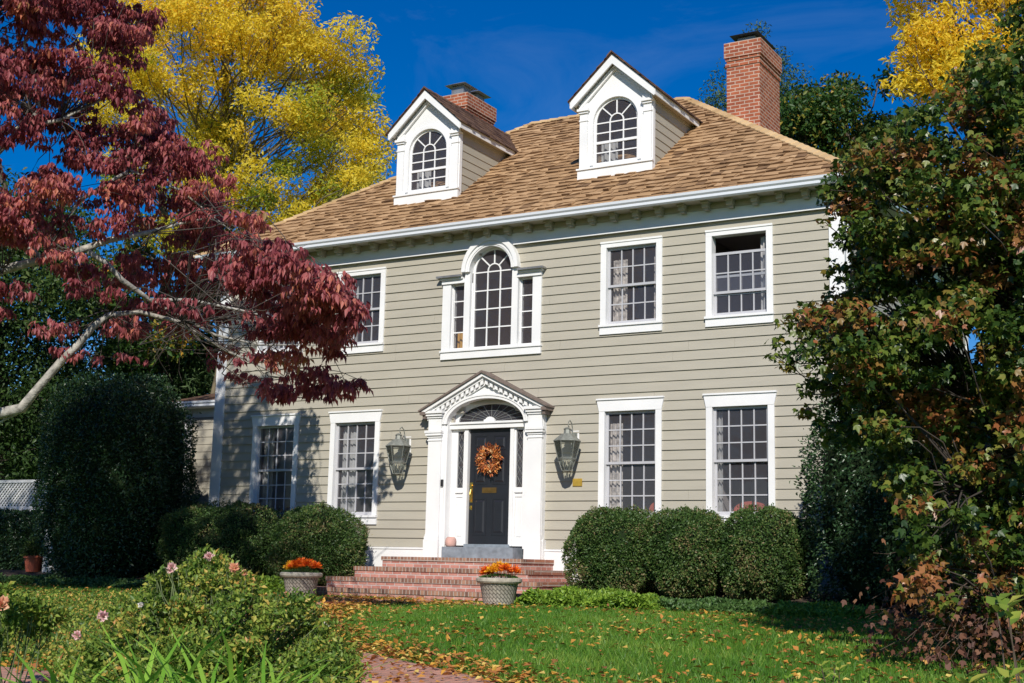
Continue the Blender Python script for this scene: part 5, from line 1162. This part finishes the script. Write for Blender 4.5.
# small shrubs at the bottom right
def sprig(u, v, d, h, nl, mat, ls, label, asp=.4, n_st=4):
    c0 = at(u, v, d); z0 = float(gz(c0[0], c0[1])); b0 = np.array([c0[0], c0[1], z0]); o = empty('young_shrub', b0, label, 'plant', 'young leafy plants at the bottom right')
    sm = MB(); P = []; D = []
    for k in range(n_st):
        tip = np.array([rng.normal() * .07, rng.normal() * .07, c0[2] - z0 + rng.uniform(-.06, .04)]); A = np.array([rng.normal() * .02, rng.normal() * .02, 0]); pts = limb(sm, A, tip, .006, .003, .04, 5, 5)
        for q in range(nl):
            t_ = 1 - (q / nl) ** 1.3 * min(1, h / max(.1, tip[2])); P.append(A + (tip - A) * t_); a = q * 2.4; D.append((math.cos(a), math.sin(a), .75))
    P, D = np.array(P), np.array(D); n = len(P); Ls = rng.uniform(*ls, n)
    leaf_mesh('foliage', mat, P, D, rand_unit(n) * .3 + np.array([0, -.4, 1]), Ls, Ls * asp, parent=o); sm.build('stems', twig_m, o)
f_spr = ramp_mat('yellow_green_leaf', [(0, (.10, .20, .03)), (.6, (.26, .33, .05)), (1, (.48, .46, .09))], .35, .4)
sprig(832, 662, 8.4, .2, 11, f_spr, (.04, .07), 'upright sprig with small yellow-green leaves left of the bare twigs')
sprig(868, 676, 8.2, .15, 8, f_cover, (.04, .06), 'short green sprig low between the yellow-green sprig and big leaves')
sprig(795, 684, 8.0, .15, 8, f_cover, (.04, .06), 'short green sprig furthest left on the bottom right edge')
sprig(972, 682, 6.0, .15, 6, f_spr, (.06, .11), 'broad yellow-green leaves in front of the bare twigs', .45, 5)
sprig(930, 692, 6.2, .12, 5, f_spr, (.05, .08), 'broad yellow-green leaves at the bottom left of the twig pile', .45, 4)
sprig(1022, 606, 6.6, .12, 4, f_spr, (.07, .11), 'pale green big leaves at the right edge beside the twigs', .6, 4)

# ================================================================== LAWN (grass blades) AND FALLEN LEAVES
def wedge(n, d0, d1, pw=1.6):
    d = (d0 ** pw + rng.random(n) * (d1 ** pw - d0 ** pw)) ** (1 / pw); a = rng.uniform(-.43, .43, n)
    fx = unit(np.array([FW[0], FW[1]])[None])[0]; rx = np.array([-fx[1], fx[0]]) * -1
    return CAM[0] + fx[0] * d + rx[0] * d * np.tan(a), CAM[1] + fx[1] * d + rx[1] * d * np.tan(a)
def lawn_ok(x, y):
    ok = (y < -2.0) & ~((x > 2.3) & (y > -2.6)) & ~((x < -2.6) & (y > -2.05)) & ~((np.abs(x - DC) < 2.65) & (y > -2.4)); uu = 512 + FPX * ((x - CAM[0]) * RT[0] + (y - CAM[1]) * RT[1]) / ((x - CAM[0]) * FW[0] + (y - CAM[1]) * FW[1]); dd = np.hypot(x - CAM[0], y - CAM[1]); return ok & ~on_path(x, y, 1.) & ~((uu < 485) & (dd < 10.9))
x, y = wedge(330000, 8.5, 36); ok = lawn_ok(x, y); x, y = x[ok], y[ok]; n = len(x)
D = np.stack([rng.normal(size=n) * .45, rng.normal(size=n) * .45, np.ones(n)], 1); patch = .5 + .25 * np.sin(x * 1.7 + np.sin(y * 1.3) * 2) * np.sin(y * 1.9) + rng.normal(size=n) * .22
gr = leaf_mesh('lawn_grass', f_grass, np.stack([x, y, gz(x, y)], 1), D, rand_unit(n), rng.uniform(.04, .085, n), rng.uniform(.008, .016, n), kind='blade', rnd=patch)
tag(gr, 'green lawn grass in front of the house', 'grass', kind='stuff')
x, y = wedge(19000, 9, 34, 1.7); ok = lawn_ok(x, y) & (rng.random(len(x)) < .25 + .75 * (np.sin(x * .9 + 1) * np.sin(y * .8) > -.3)); x, y = x[ok], y[ok]
xs_, ys_ = [x], [y]; hgt = [gz(x, y) + rng.uniform(.015, .06, len(x))]
for (Pn, w_, cnt) in ((PL, .95, 5600), (APRON, .5, 500), (SPUR, .7, 1500)):
    i = rng.integers(len(Pn), size=cnt); s_ = rng.choice([-1, 1], cnt) * (w_ + rng.normal(size=cnt) * .22); T_ = np.gradient(Pn, axis=0); T_ = unit(T_); xx = Pn[i, 0] - T_[i, 1] * s_ + rng.normal(size=cnt) * .1; yy = Pn[i, 1] + T_[i, 0] * s_ + rng.normal(size=cnt) * .1
    k2 = yy < -2.45; xs_.append(xx[k2]); ys_.append(yy[k2]); hgt.append(gz(xx[k2], yy[k2]) + .03 + rng.random(k2.sum()) * .03)
cnt = 1300; i = rng.integers(len(PL), size=cnt); s_ = rng.uniform(-.7, .7, cnt); xx = PL[i, 0] + s_; yy = PL[i, 1] + rng.normal(size=cnt) * .2; k2 = yy < -2.45; xs_.append(xx[k2]); ys_.append(yy[k2]); hgt.append(gz(xx[k2], yy[k2]) + .032)
x, y, z = map(np.concatenate, (xs_, ys_, hgt)); n = len(x); Ls = rng.uniform(.045, .10, n)
fl_ = leaf_mesh('fallen_leaves', f_fall, np.stack([x, y, z], 1), rand_unit(n) * np.array([1, 1, .25]), rand_unit(n) * .45 + np.array([0, 0, 1]), Ls, Ls * .6, rnd=rng.random(n))
tag(fl_, 'yellow and orange fallen leaves scattered over lawn and path', 'leaves', kind='stuff')
# a few leaves caught on the boxwoods
print('faces', sum(len(o.data.polygons) for o in bpy.data.objects if o.type == 'MESH'))
